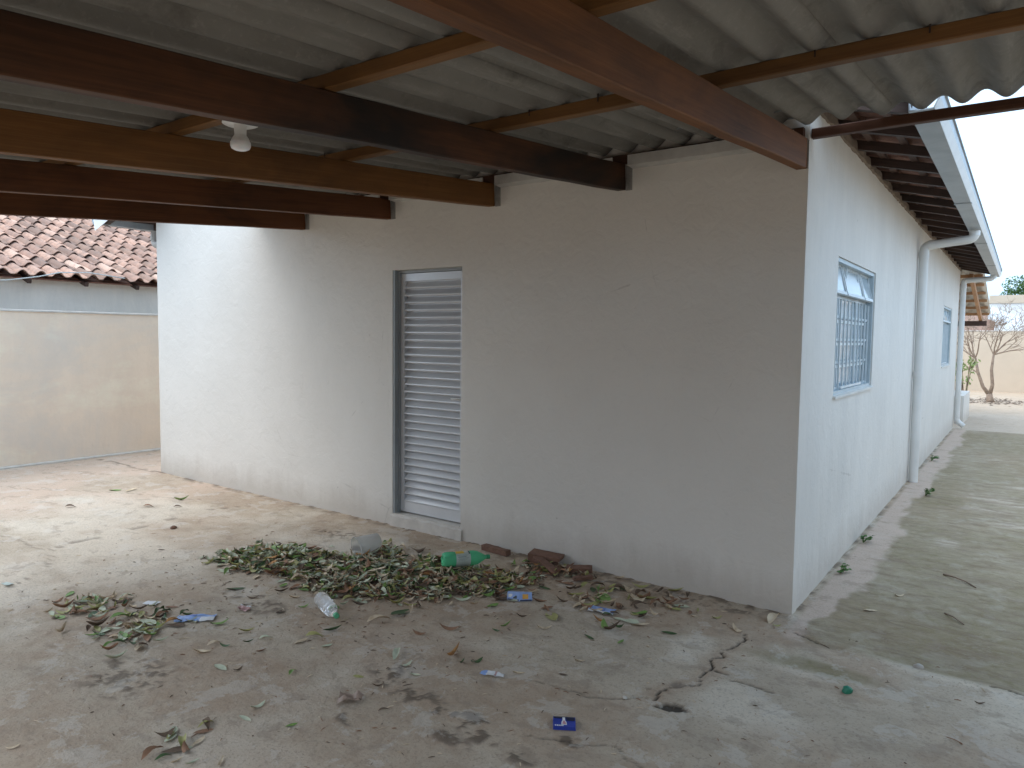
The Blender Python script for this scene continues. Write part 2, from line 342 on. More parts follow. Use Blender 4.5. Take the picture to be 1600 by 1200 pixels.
# loose dark soil crumbs
soil = np.zeros(X.shape); crumb = sm(fbm(X*30, Y*30, 4, 50), .53, .575); crumb2 = sm(fbm(X*34, Y*34, 4, 80), .52, .57)
for i, (x, y, rx, ry) in enumerate([(-1.05,-1.95,.16,.10),(-.88,-1.98,.15,.07),(-.74,-1.95,.13,.06),(-.66,-2.02,.12,.06),(-.70,-2.11,.13,.045),(-1.3,-1.88,.13,.14),(-.43,-2.05,.08,.04),(-1.15,-2.25,.1,.05),(-.36,-1.85,.06,.05)]):
    soil = np.maximum(soil, blob(x, y, rx, ry, .5, 9, 30+i)*crumb)
for i, (x, y, rx, ry) in enumerate([(-2.55,-1.72,.35,.12),(-.55,-.12,.45,.09),(-1.35,-.12,.35,.12),(-2.2,-2.6,.3,.2),(-3.3,-.45,.35,.12)]):
    soil = np.maximum(soil, .8*blob(x, y, rx, ry, .5, 7, 70+i)*crumb2)
# brown dust film
dust = sm(fbm(X*.9+3, Y*.9, 5, 2, .6), .46, .62)*.7
for x, y, rx, ry in [(-1.0,-.35,1.2,.42),(-.9,-1.8,.9,.5),(.1,-2.2,.6,.5),(-1.9,-2.3,.6,.4),(-.1,-.25,.5,.25),(.6,.15,.7,.4),(-2.1,-1.1,1.3,.7),(-1.7,-1.6,.9,.35),(-2.7,-.1,.5,.2)]:
    dust = np.maximum(dust, blob(x, y, rx, ry, .45, 3, 40)*.9)
dust = np.maximum(dust, (1-sm(seg_d(crackA, .05, 3), .02, .11))*.75)
pale = sm(fbm(X*1.3-7, Y*1.3+2, 5, 6, .6), .52, .66)*.8
for x, y, rx, ry in [(.62,-.30,.5,.05),(.25,-.15,.2,.12),(.12,-1.2,.35,.22),(-.3,-2.35,.35,.2),(-1.25,-2.65,.5,.25),(.2,-.62,.25,.15),(-3.9,-1.6,.8,.7),(-4.2,-2.7,.8,.7),(-.3,-.75,.12,.22)]:
    pale = np.maximum(pale, blob(x, y, rx, ry, .5, 4, 44)*.85)
pass_ = sm(X, .02, .06)*sm(Y, -.38+.0, -.28)
far = sm(Y, 10.86, 10.92)
pinkw = .30+.16*(fbm(X*1.1, Y*1.1, 3, 16)-.5)+.14*(vnoise(X*.3, Y*.9, 5)-.5)
pink = (1-sm(X+(fbm(X*7, Y*7, 3, 17)-.5)*.16, pinkw*.62, pinkw*.80))*pass_*(1-far)
moss = pass_*(1-far)*(1-pink)*(.75+.5*(fbm(X*1.2, Y*1.2, 4, 18)-.5)*2)
for x, y, rx, ry in [(.35,4.0,.3,.55),(.22,8.7,.3,.5),(.45,1.6,.35,.4),(.3,6.0,.2,.6),(.25,-.6,.35,.12)]:
    moss = np.maximum(moss, blob(x, y, rx, ry, .4, 4, 19))
for x, y, rx, ry, r in [(.78,4.35,.34,.13,-.2),(1.15,4.1,.35,.12,0),(.80,3.75,.28,.10,-.1),(1.05,3.2,.25,.12,0),(.58,2.27,.12,.09,0),(1.3,5.2,.5,.12,0),(1.0,1.9,.25,.03,0)]:
    p_ = blob(x, y, rx, ry, .35, 5, 60, r); pale = np.maximum(pale*(1-pass_*.6), p_*.95); moss = moss*(1-p_)
warm = sm(-X+.25*Y, 4.9, 5.9)*sm(fbm(X*.8, Y*.8, 4, 66), .36, .56)*(1-pass_)
sand = sm(Y, 14.2, 15.2)*1.0
dry = far
lip = (1-sm(seg_d([(.02,-.02),(.266,-.263),(.515,-.347),(.782,-.365),(1.07,-.354),(2.4,-.34)], .06, 31), .015, .07))
pale = np.maximum(pale, lip*.8)
wallc = sm(-X-.0, 0, .02)*(1-sm(-Y, .02, .10))*sm(-Y, -.02, 0)          # soil along the foot of the front wall
soil = np.maximum(soil, wallc*sm(fbm(X*18, Y*18, 4, 90), .50, .6)*.9)
edge = sm(X, -.01, .0)*(1-sm(X, .015, .05))*sm(Y, 0, .05)*(1-far)
soil = np.maximum(soil, edge*sm(fbm(X*16, Y*16, 4, 91), .46, .58)*.9)
near = sm(-np.hypot(X+1, Y+1.5), -7, -5)
Z = (fbm(X*2, Y*2, 3, 100)-.5)*.012+(fbm(X*14, Y*14, 3, 104)-.5)*.004*near+(fbm(X*45, Y*45, 3, 108)-.5)*.0022*near
Z += lip*.006+soil*.005*near-cr_*.012*near-hole*.014-flake*.006
Z = np.where((Y > 40) | (Y < -20) | (np.abs(X) > 40), 0, Z)
ny, nx = X.shape
vv = np.stack([X.ravel(), Y.ravel(), Z.ravel()], 1).astype(np.float32)
ii = np.arange(ny*nx).reshape(ny, nx)
q = np.stack([ii[:-1,:-1], ii[:-1,1:], ii[1:,1:], ii[1:,:-1]], -1).reshape(-1, 4).astype(np.int32)
me = bpy.data.meshes.new('ground')
me.vertices.add(len(vv)); me.vertices.foreach_set('co', vv.ravel())
me.loops.add(q.size); me.loops.foreach_set('vertex_index', q.ravel())
me.polygons.add(len(q)); me.polygons.foreach_set('loop_start', np.arange(0, q.size, 4, dtype=np.int32))
me.update(calc_edges=True)
me.polygons.foreach_set('use_smooth', np.ones(len(q), dtype=bool))
def cattr(name, a, b, c, d):
    at = me.attributes.new(name, 'FLOAT_COLOR', 'POINT')
    at.data.foreach_set('color', np.stack([np.clip(k, 0, 1).ravel() for k in (a, b, c, d)], 1).astype(np.float32).ravel())
cattr('mask_a', dust, moss, pale, np.maximum(cr_, hole)); cattr('mask_b', soil, pink, warm, sand); cattr('mask_c', dry, flake, pass_, lip)
def gz(x, y):
    i = np.clip(np.searchsorted(gy, y), 0, ny-1); j = np.clip(np.searchsorted(gx, x), 0, nx-1); return float(Z[i, j])
t = NT('worn_concrete'); c = t.coord('World')
A = t.attr('mask_a'); B = t.attr('mask_b'); Cc = t.attr('mask_c')
def sep(a):
    n = t.n.new('ShaderNodeSeparateColor'); t.l.new(a.outputs['Color'], n.inputs[0]); return n.outputs[0], n.outputs[1], n.outputs[2], a.outputs['Alpha']
dA = sep(A); dB = sep(B); dC = sep(Cc)
n1 = t.noise(c, 2.2, 8, .62, .3); n2 = t.noise(c, 11, 7, .65, .5); n3 = t.noise(c, 75, 5, .7); n4 = t.noise(c, 240, 3, .6)
strk = t.noise(t.coord('World', (2.5,9,1), (0,0,.6)), 1.4, 6, .68, .6)
col = t.mix(t.ramp(n1, .3, .7), (.57,.48,.37), (.42,.345,.26))
col = t.mix(t.ramp(n2, .5, .72, 0, .6), col, (.34,.275,.21))
col = t.mix(t.ramp(strk, .52, .72, 0, .45), col, (.62,.54,.44))
col = t.mix(t.math('MULTIPLY', dA[2], t.ramp(n2, .25, .65, .35, 1)), col, (.69,.61,.50))
col = t.mix(t.math('MULTIPLY', dA[0], t.ramp(n2, .2, .7, .3, .95)), col, (.40,.285,.195))
col = t.mix(t.math('MULTIPLY', dA[1], t.ramp(n2, .2, .75, .45, 1)), col, (.235,.195,.10))
ps = t.noise(t.coord('World', (1.1,3.2,1), (0,0,-.25)), 3.2, 9, .74, .5)
col = t.mix(t.math('MULTIPLY', t.ramp(ps, .46, .62, 0, .75), dC[2]), col, (.225,.165,.105))
col = t.mix(t.math('MULTIPLY', t.ramp(t.noise(t.coord('World', (2,7,1), (0,0,.3)), 4.5, 8, .75), .54, .66, 0, .5), dC[2]), col, (.40,.355,.27))
sp_ = t.ramp(t.noise(c, 48, 6, .75), .57, .63, 0, .5); col = t.mix(sp_, col, (.245,.19,.14))
col = t.mix(t.math('MULTIPLY', dB[1], t.ramp(n2, .2, .7, .6, 1)), col, (.56,.44,.36))
col = t.mix(t.math('MULTIPLY', dB[2], t.ramp(n2, .2, .7, .35, 1)), col, (.60,.45,.345))
col = t.mix(t.math('MULTIPLY', dC[0], .9), col, (.50,.41,.32))
col = t.mix(dB[3], col, t.mix(t.ramp(n1, .3, .7), (.55,.425,.31), (.45,.35,.255)))
grit = t.ramp(n3, .54, .68, 0, .62); col = t.mix(grit, col, (.25,.205,.165))
grit2 = t.ramp(t.noise(c, 120, 4, .7), .64, .74, 0, .5); col = t.mix(grit2, col, (.70,.65,.57))
col = t.mix(t.math('MULTIPLY', dB[0], .85), col, (.13,.095,.068))
col = t.mix(t.math('MULTIPLY', dC[1], .6), col, (.12,.09,.075))
col = t.mix(t.math('MULTIPLY', dA[3], .92), col, (.045,.034,.026))
pt = t.math('MULTIPLY', t.ramp(t.noise(c, 3.8, 10, .7, .25), .55, .58, 0, .34), t.ramp(dC[2], 0, 1, 1, .35)); col = t.mix(pt, col, (.64,.595,.53))
pt2 = t.ramp(t.noise(t.coord('World', (1,1.4,1), (0,0,1.1)), 5, 10, .72, .3), .55, .60, 0, .42); col = t.mix(pt2, col, (.29,.225,.17))
nr = t.bump(n2, .55, .012); nr = t.bump(pt, .4, .004, nr); nr = t.bump(t.noise(c, 28, 6, .7, .4), .5, .007, nr); nr = t.bump(n3, .7, .005, nr); nr = t.bump(n4, .35, .0015, nr)
M['ground'] = t.done(col, t.ramp(n2, .3, .7, .72, .92), nr, Specular_IOR_Level=.3)
me.materials.append(M['ground'])
ground = tag(obj('ground', me), kind='structure')

# ------------------------------------------------------------------ house
ZB, SL = 2.4876, .0875
house = tag(empty('house'), 'long white rendered house with louvred door and barred windows', 'house')
HX, HD, ZT, PITCH = -6.78, 11.02, 2.85, .25
RX = HX/2
def wall_panel(mb, poly_pts, hole_, to3, thick_dir, T):
    """rectangle-with-holes wall: poly = (a0,a1,b0,b1); hole list; to3(a,b,d) -> xyz"""
    a0, a1, b0, b1 = poly_pts
    As = sorted({a0, a1, *[h[0] for h in hole_], *[h[1] for h in hole_]}); Bs = sorted({b0, b1, *[h[2] for h in hole_], *[h[3] for h in hole_]})
    inh = lambda a, b: any(h[0] < a < h[1] and h[2] < b < h[3] for h in hole_)
    for i in range(len(As)-1):
        for j in range(len(Bs)-1):
            if inh((As[i]+As[i+1])/2, (Bs[j]+Bs[j+1])/2): continue
            qd = [(As[i],Bs[j]),(As[i+1],Bs[j]),(As[i+1],Bs[j+1]),(As[i],Bs[j+1])]
            mb.add([to3(a, b, 0) for a, b in qd], [(0,1,2,3)]); mb.add([to3(a, b, T) for a, b in qd], [(0,1,2,3)])
    for h in hole_+[(a0,a1,b0,b1)]:
        ring = [(h[0],h[2]),(h[1],h[2]),(h[1],h[3]),(h[0],h[3])]
        for k in range(4):
            p, r_ = ring[k], ring[(k+1)%4]
            mb.add([to3(*p,0), to3(*r_,0), to3(*r_,T), to3(*p,T)], [(0,1,2,3)])
DX0, DX1, DZ0, DZ1 = -3.163, -2.436, .10, 2.08
W1, W2, WZ0, WZ1 = (.85,2.27), (8.2,9.62), 1.19, 2.10
mb = MB(); wall_panel(mb, (HX, 0, -.1, 2.845), [(DX0,DX1,DZ0,DZ1)], lambda a, b, d: (a, d, b), 1, .15)
mb.loft([[(HX,y,2.845),(0,y,2.845),(RX,y,2.845-RX*PITCH)] for y in (0,.15)])
fw = mb.build('front_wall', [M['wall'], M['wall_side']], house)
for p in fw.data.polygons:
    if p.center.x > -.001: p.material_index = 1
mb = MB(); wall_panel(mb, (.15, HD, -.1, ZT), [(*W1,WZ0,WZ1),(*W2,WZ0,WZ1)], lambda a, b, d: (-d, a, b), 1, .15)
mb.build('side_wall', M['wall_side'], house)
mb = MB(); mb.box(HX, HX+.15, .1502, HD, -.1, ZT); mb.build('side_wall', M['wall'], house)
mb = MB(); mb.box(HX+.15, -.15, HD-.15, HD-.001, -.1, ZT); mb.loft([[(HX,y,ZT+.001),(0,y,ZT+.001),(RX,y,ZT-RX*PITCH)] for y in (HD-.15,HD-.001)]); mb.build('back_wall', M['wall'], house)
mb = MB(); mb.box(HX+.15, -.15, .152, HD-.15, 2.6, 2.65); mb.build('ceiling', M['wall_in'], house)
# mortar bed on the wall head
mb = MB(); rings = []
for i in range(180):
    y = .02+i*(HD-.02)/179; a = .012+.016*random.random(); b = .012*random.random()
    rings.append([(-.02,y,ZT-.018-b),(a,y,ZT-.016-b),(a*.8,y,ZT+.03+b),(-.02,y,ZT+.035)])
mb.loft(rings); mb.build('mortar_bed', M['mortar_brown'], house)
# door sill
mb = MB(); n = 16; rings = []
for i in range(n+1):
    x = DX0-.012+(DX1-DX0+.03)*i/n; w = .012+.01*random.random(); h = DZ0-.006-.01*random.random()*(random.random() < .4)
    rings.append([(x,.13,-.05),(x,-w-.006,-.05),(x,-w,.03),(x,-w+.006*random.random(),h-.012),(x,-w+.016,h),(x,.13,h+.004)])
mb.loft(rings); mb.build('door_sill', M['fence_cap'], house, 30)
# door: frame, leaf, slats
mb = MB()
mb.box(DX0+.002,DX0+.022,.004,.14,DZ0+.0,DZ1-.002); mb.box(DX1-.018,DX1-.002,.05,.14,DZ0,DZ1-.002); mb.box(DX0+.022,DX1-.018,.05,.14,DZ1-.022,DZ1-.002)
mb.box(DX0+.022,DX0+.034,.045,.06,DZ0,DZ1-.022)
mb.build('door_frame', M['alu_frame'], house)
LX0, LX1, LZ0, LZ1 = DX0+.024, DX1-.020, DZ0+.012, DZ1-.026; LY0, LY1 = .066, .108
mb = MB()
mb.box(LX0,LX0+.045,LY0,LY1,LZ0,LZ1); mb.box(LX1-.045,LX1,LY0,LY1,LZ0,LZ1)
mb.box(LX0+.045,LX1-.045,LY0+.001,LY1,LZ0,LZ0+.085); mb.box(LX0+.045,LX1-.045,LY0+.001,LY1,LZ1-.06,LZ1)
mb.box(LX0+.045,LX1-.045,LY1-.003,LY1-.001,LZ0+.085,LZ1-.06)
door = tag(mb.build('door', M['alu'], house), 'pale grey aluminium louvred door')
NS = 30; zs0, zs1 = LZ0+.085, LZ1-.06; pit = (zs1-zs0)/NS
mb = MB(); L = LX1-LX0-.092
prof = [(.002,.000),(-.006,.001),(-.010,.006),(-.009,.012),(.016,pit*.62),(.027,pit*.86),(.030,pit*.86),(.019,pit*.58),(-.004,.011),(.001,.005)]
mb.loft([[(x,y,z) for y, z in prof] for x in (0, L)])
sm_ = mb.mesh('slat', M['alu'])
for k in range(NS): obj('slat', sm_, door, (LX0+.046, LY0+.010, zs0+k*pit))
mb = MB(); mb.box(LX1-.040,LX1-.006,LY0-.005,LY0,1.02,1.12); mb.build('lock_plate', M['alu'], door)
mb = MB(); mb.tube([(LX1-.022,LY0,1.075),(LX1-.022,LY0-.035,1.075)], .008); mb.tube([(LX1-.016,LY0-.036,1.075),(LX1-.06,LY0-.04,1.077),(LX1-.105,LY0-.036,1.075)], .0085); mb.build('handle', M['porcelain'], door, True)

# windows (local: y along the wall, x out of the wall, z up; origin at the lower near corner)
def make_window():
    w = W1[1]-W1[0]; h = WZ1-WZ0; D = -.075
    f = MB(); T = .028
    f.box(D-.03,-.012,.002,T,.002,h-.002); f.box(D-.03,-.012,w-T,w-.002,.002,h-.002); f.box(D-.03,-.012,T,w-T,.002,T); f.box(D-.03,-.012,T,w-T,h-T,h-.002)
    root = f.build('window', M['steel'], house)
    c1, c2 = w*.27, w*.73; zt = h*.735
    mb = MB(); mb.box(D-.012,D+.012,T,w-T,zt-.012,zt+.012); mb.build('transom', M['steel_light'], root)
    for c_ in (c1, c2):
        mb = MB(); mb.box(D-.012,D+.013,c_-.012,c_+.012,T,zt-.012); mb.build('mullion', M['steel'], root)
        mb = MB(); mb.box(D-.012,D+.013,c_-.01,c_+.01,zt+.012,h-T); mb.build('mullion', M['steel'], root)
    rows = [T+(zt-.012-T)*k/4 for k in range(5)]
    cols = [(T,c1-.012),(c1+.012,c2-.012),(c2+.012,w-T)]
    for a, b in cols:
        for k in range(4):
            mb = MB(); mb.box(D-.008,D-.003,a,b,rows[k]+.001,rows[k+1]-.001); mb.build('pane', M['glass'], root)
        for k in range(1, 4):
            mb = MB(); mb.box(D-.002,D+.016,a,b,rows[k]-.010,rows[k]+.010); mb.build('glazing_bar', M['steel_light'], root)
    # tilting panes along the top, leaning out at the bottom
    for a, b in cols:
        hh = h-T-zt-.016; ang = math.radians(13); 
        fm = MB(); fm.box(-.008,.008,a+.004,a+.02,-hh,0); fm.box(-.008,.008,b-.02,b-.004,-hh,0); fm.box(-.008,.008,a+.02,b-.02,-.016,0); fm.box(-.014,.010,a+.004,b-.004,-hh-.012,-hh+.01)
        v = fm.build('tilting_sash', M['steel_light'], root, loc=(D+.012,0,h-T-.002), rot=(0,-ang,0))
        pm = MB(); pm.box(-.003,.002,a+.02,b-.02,-hh+.01,-.016); pm.build('pane', M['glass'], v)
        v.name = 'tilting_sash'
    # burglar bars in front of the panes
    G = D+.038
    for k in range(11):
        y = T+.03+(w-2*T-.06)*k/10
        mb = MB(); mb.box(G-.005,G+.005,y-.006,y+.006,T-.01,zt-.02 if .2 < k/10 < .8 else zt-.02); mb.build('bar', M['steel_light'], root)
    for k in range(4):
        z = rows[k]+.03 if k else T+.012
        mb = MB(); mb.box(G-.012,G-.005,T,w-T,z-.009,z+.009); mb.build('bar', M['steel'], root)
    mb = MB(); mb.box(G+.005,G+.018,c1-.06,c2+.04,T+.005,T+.02); mb.build('slide_rail', M['steel_light'], root)
    for k in range(4):
        y = T+.03+(w-2*T-.06)*k/3
        mb = MB(); mb.box(D+.028,D+.034,y-.006,y+.006,zt+.012,h-T); mb.build('bar', M['steel_light'], root)
    mb = MB(); mb.loft([[(-.012,y,-.014),(.018,y,-.016),(.018,y,.0),(-.012,y,.006)] for y in (-.015, w+.015)]); mb.build('sill', M['wall_side'], root)
    return root
win = make_window(); win.location = (0, W1[0], WZ0); tag(win, 'near barred window with tilted top panes')
w2 = copy_tree(win, house); w2.location = (0, W2[0], WZ0); tag(w2, 'far barred window beside the second downpipe')

# roof: covering, rafters, battens, eave tiles, gutters
def barrel(x0, x1, zf, y0, y1, n, per=.22, amp=.035, thick=.012):
    rings = []
    for x in (x0, x1):
        top = []; bot = []
        for i in range(n+1):
            y = y0+(y1-y0)*i/n; a = amp*(.5+.5*math.cos(2*PI*y/per))
            top.append((x, y, zf(x)+a+thick)); bot.append((x, y, zf(x)+a))
        rings.append(top+bot[::-1])
    return rings
zr = lambda x: ZT-.25*x+.06+.02          # right slope, underside of tiles
zl = lambda x: ZT-.25*(HX-x)+.08         # left slope
mb = MB(); RY0, RY1 = .06, HD+.40
mb.loft(barrel(RX, -.28, zr, RY0, RY1, 400)); mb.loft(barrel(HX+.28, RX-.001, zl, RY0, RY1, 400))
roof = mb.build('roof', M['tile_dark'], house)
def tile_mesh(name, mat, w=.235, l=.40, amp=.052, segs=9, lip=.013):
    mb = MB(); rows = []
    for (yy, zz) in ((0,0),(l,0)):
        top = []; bot = []
        for i in range(segs+1):
            u = i/segs; a = amp*math.sin(PI*min(1, u/.68)) if u < .68 else 0.0
            if u > .93: a = .012
            k = 1. if yy == 0 else .80
            x = (u-.5)*w*(1 if yy == 0 else .95)
            top.append((x, yy, a*k+lip)); bot.append((x, yy, a*k))
        rows.append(top+bot[::-1])
    mb.loft(rows)
    return mb.mesh(name, mat, 40)
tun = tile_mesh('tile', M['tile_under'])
ang = math.atan(.25)
ycount = int((RY1-RY0)/.22)
for r_ in range(2):                       # two courses over the eave, seen from below
    for k in range(ycount):
        xe = .47-r_*.36
        o = obj('tile', tun, roof, (xe, RY0+.11+k*.22, zr(xe)+.012), (ang+.02, random.uniform(-.02,.02), PI/2+random.uniform(-.03,.03)))
        o.rotation_euler = Matrix.Rotation(PI/2, 3, 'Z').to_euler()
        o.rotation_euler = (Matrix.Rotation(ang, 3, 'Y') @ Matrix.Rotation(PI/2+random.uniform(-.03,.03), 3, 'Z') @ Matrix.Rotation(.03, 3, 'X')).to_euler()
mbr = MB(); mbr.box(0, 1.25, -.025, .025, 0, .06); rme = mbr.mesh('rafter', M['rafter'])
for k in range(21):
    y = .14+k*.535+random.uniform(-.02,.02)
    obj('rafter', rme, roof, (-.76, y, ZT+.25*.76+.001), (0, ang, 0))
for k in range(6):
    y = -.30+k*.535; obj('rafter', rme, roof, (HX-.49, y, ZT-.25*.49+.001), (0, -ang, 0))
mbb = MB(); mbb.box(0, RY1-RY0, -.02, .02, 0, .018); bme = mbb.mesh('batten', M['batten'])
for x in (.44, .30, .10, -.08): obj('batten', bme, roof, (x, RY0, ZT-.25*x+.062), (0, 0, PI/2))
# left eave soffit end
mb = MB(); mb.loft([[(HX-.50,y,ZT-.125+.064),(HX+.2,y,ZT+.05+.064),(HX+.2,y,ZT+.05+.09),(HX-.50,y,ZT-.125+.09)] for y in (-.42, 3.0)]); mb.build('eave_boarding', M['rafter'], roof)
def gutter(x, sx, y0, y1, name='gutter'):
    prof = [(0,.10),(0,0),(.115,0),(.140,.05),(.140,.05),(.140,.125),(.150,.128),(.150,.118),(.132,.120),(.132,.054),(.111,.006),(.006,.006),(.006,.10)]
    mb = MB(); n = 12
    def ring(i):
        y = y0+(y1-y0)*i/n; return [(x+sx*(a+random.uniform(-.001,.001)), y, 2.735+b+random.uniform(-.0015,.0015)) for a, b in prof]
    mb.loft([ring(i) for i in range(n+1)])
    return mb.build(name, M['galv'], house)
g1 = gutter(.455, 1, .10, HD+.42)
mb = MB(); mb.loft([[(.5715,y,2.7355),(.5965,y,2.785),(.5985,y,2.785),(.5735,y,2.7335)] for y in (.10,HD+.42)]); mb.build('edge_strip', M['galv_white'], g1)
for y in (3.1, 6.1, 9.1):
    mb = MB(); mb.box(.450,.580,y-.018,y+.018,2.7295,2.7345); mb.build('joint', M['galv'], g1)
g2 = gutter(HX-.455, -1, -.40, 6.0)
mb = MB(); mb.loft([[(HX-.515,y,2.662),(HX-.565,y,2.85),(HX-.06,y,2.80)] for y in (-.405,-.400)]); mb.build('end_plate', M['galv_white'], g2)
def pipe(pts, r, name, mat, rings_=()):
    # rounded bends
    P = [Vector(p) for p in pts]; out = [P[0]]
    for i in range(1, len(P)-1):
        a, b, c_ = P[i-1], P[i], P[i+1]; R_ = .058
        p0 = b+(a-b).normalized()*R_; p1 = b+(c_-b).normalized()*R_
        for k in range(7):
            s_ = k/6; out.append((p0*(1-s_)+b*s_)*(1-s_)+(b*(1-s_)+p1*s_)*s_)
    out.append(P[-1]); mb = MB(); mb.tube(out, r, 18); o = mb.build(name, mat, house, 50)
    for (p, d, l) in rings_:
        mb = MB(); d = Vector(d).normalized(); mb.tube([Vector(p)-d*l/2, Vector(p)+d*l/2], r+.005, 18); mb.build('socket', mat, o, 50)
    return o
dp = pipe([(.515,4.86,2.745),(.515,4.86,2.645),(.058,4.86,2.60),(.058,4.86,.0)], .046, 'downpipe', M['pvc'], [((.515,4.86,2.70),(0,0,1),.05),((.13,4.86,2.607),(1,0,.1),.06),((.058,4.86,2.50),(0,0,1),.06),((.058,4.86,1.20),(0,0,1),.05)])
tag(dp, 'near white downpipe between the two windows')
dp = pipe([(.49,11.0,2.745),(.49,11.0,2.68),(.056,11.0,2.66),(.056,11.0,.14),(.17,10.98,.05)], .046, 'downpipe', M['pvc'], [((.49,11.0,2.70),(0,0,1),.04),((.056,11.0,2.55),(0,0,1),.06),((.056,11.0,1.2),(0,0,1),.05)])
tag(dp, 'far white downpipe at the end of the house')
pipe([(HX-.50,.25,2.74),(HX-.50,.25,2.58),(HX-.05,.25,2.56)], .046, 'downpipe', M['pvc_grey'], [((HX-.50,.25,2.66),(0,0,1),.05)])
# low white block and rear porch belong to the house
mb = MB(); mb.box(-.40,.10,11.9,13.7,-.05,.54); b_ = mb.build('low_wall', M['wall_side'], house)
SP = .165
mb = MB(); PX0, PX1 = -1.6, .34
def pz(y): return 2.80-(y-11.1)*SP
rings = []
for y in (11.10, 15.3):
    top = []; bot = []
    for i in range(100):
        x = PX0+(PX1-PX0)*i/99; a = .025*math.cos(2*PI*x/.177); top.append((x,y,pz(y)+a+.09)); bot.append((x,y,pz(y)+a+.083))
    rings.append(top+bot[::-1])
mb.loft(rings); porch = mb.build('porch_roof', M['fibre_pale'], house, 40)
for k in range(6):
    y = 11.45+k*.70; mb = MB(); mb.box(0,1.9,-.025,.025,0,.055); obj('porch_purlin', mb.mesh('porch_purlin', M['porchwood']), porch, (PX0+.02, y, pz(y)-.0))
mb = MB(); mb.box(0,4.1,-.03,.03,-.10,0)
rm2 = mb.mesh('porch_rafter', M['porchwood'])
for x in (.16, -1.2): obj('porch_rafter', rm2, porch, (x, 11.15, pz(11.15)-.002), (0, math.atan(SP), PI/2))
mb = MB(); mb.box(0,1.85,-.03,.03,-.11,0); obj('porch_header', mb.mesh('porch_header', M['rafter']), porch, (PX0+.03, 15.05, pz(15.05)-.105))
mb = MB(); mb.box(-1.50,-1.42,15.01,15.09,-.05,pz(15.05)-.22); mb.build('porch_post', M['rafter'], porch)

# ------------------------------------------------------------------ carport
car = tag(empty('carport'), 'timber carport with corrugated fibre cement roof against the white wall', 'carport')
YF = -4.25                                  # front edge, behind the viewer
def plank(name, mat, parent, length, w, h, loc, rot=(0,0,0), wob=.0025, ch=.004, n=14):
    """bevelled timber along local X, origin at the bottom centre of its start"""
    mb = MB(); rings = []
    for i in range(n+1):
        x = length*i/n; dy = random.uniform(-wob, wob); dz = random.uniform(-wob, wob)*.7
        c_ = ch*random.uniform(.7,1.5)
        pr = [(-w/2+c_,0),(w/2-c_,0),(w/2,c_),(w/2,h-c_),(w/2-c_,h),(-w/2+c_,h),(-w/2,h-c_),(-w/2,c_)]
        rings.append([(x, a+dy, b+dz*(1 if b > h/2 else 1)) for a, b in pr])
    mb.loft(rings); return mb.build(name, mat, parent, loc=loc, rot=rot)
BW, BH, PH = .058, .16, .055
sa = math.atan(SL)
for xr, m in ((-.006,'beam'), (-1.0987,'beam_dark'), (-2.1316,'beam_mid'), (-3.1762,'beam_red'), (-4.2384,'beam_red'), (2.30,'beam')):
    # from the wall outwards (-Y), falling with the roof
    R_ = Matrix.Rotation(-PI/2, 3, 'Z') @ Matrix.Rotation(sa, 3, 'Y')
    L_ = (abs(YF)-.1)/math.cos(sa)
    plank('beam', M[m], car, L_, BW, BH, (xr-BW/2, -.004, ZB), R_.to_euler())
    if xr < 1:
        mb = MB(); w_ = .045; mb.box(xr+.002, xr+w_ if xr < -.1 else xr+.0055, -.008, -.0005, ZB-.002, ZB+BH-.01); mb.build('mortar_patch', M['mortar'], car)
rz_ = lambda y: ZB+BH+SL*y                  # top of the beams
for y in (-1.37, -2.365, -3.45, -4.15):
    plank('purlin', M['purlin'], car, 6.85, .05, PH, (-4.42, y, rz_(y)+.001), (0,0,0), .003)
plank('purlin', M['purlin_dark'], car, 2.4, .05, .05, (.006, .035, rz_(0)+.004), (0,.0,.0), .002)
plank('gap_shade_plank', M['purlin_dark'], car, 4.40, .045, .052, (-4.42, -.042, rz_(-.042)+.001), (0,0,0), .002)  # dark plank added to stand for the shaded gap above the strip
xs_ = [-4.2384, -3.1762, -2.1316, -1.0987, -.006]
for a, b in zip(xs_[:-1], xs_[1:]):
    a2 = a+.047; b2 = b-BW-.002
    mb = MB(); rings = []
    for i in range(9):
        x = a2+(b2-a2)*i/8; e = random.uniform(-.003,.003)
        rings.append([(x,-.0006,ZB+.128+e),(x,-.078,ZB+.134+e),(x,-.078,ZB+.198+e*.5),(x,-.068,ZB+.199+e*.5),(x,-.067,ZB+.150+e),(x,-.0006,ZB+.150)])
    mb.loft(rings); mb.build('wall_strip', M['strip'], car)
def sheet(x0, waves, y0, y1, zoff, parent):
    mb = MB(); n = int(waves*14); T = .006; rings = []; k = 5
    for j in range(k+1):
        y = y0+(y1-y0)*j/k; top = []; bot = []
        for i in range(n+1):
            x = x0+waves*.177*i/n; a = .0265*(1-math.cos(2*PI*(x-.168)/.177))
            z = rz_(y)+PH+.002+a+zoff+.007*(1-i/n)+.0015*math.sin(x*3.1+y*2.3)
            top.append((x,y,z+T)); bot.append((x,y,z))
        rings.append(top+bot[::-1])
    mb.loft(rings); o = mb.build('roof_sheet', M['fibre'], parent, 50)
    return o
x = 2.52
cols_ = []
while x > -4.3: cols_.append(x-6.4*.177); x -= 6*.177
for xc in cols_:
    yt = .065 if xc > -.1 else -.018
    if xc <= -.1 < xc+6.4*.177 and xc > -1.2: yt = -.018
    sheet(xc, 6.4, yt, -1.56, .009, car); sheet(xc, 6.4, -1.31, -3.62, 0.0015, car); sheet(xc, 6.4, -3.40, YF-.15, -.005, car)
mb = MB(); rings = []
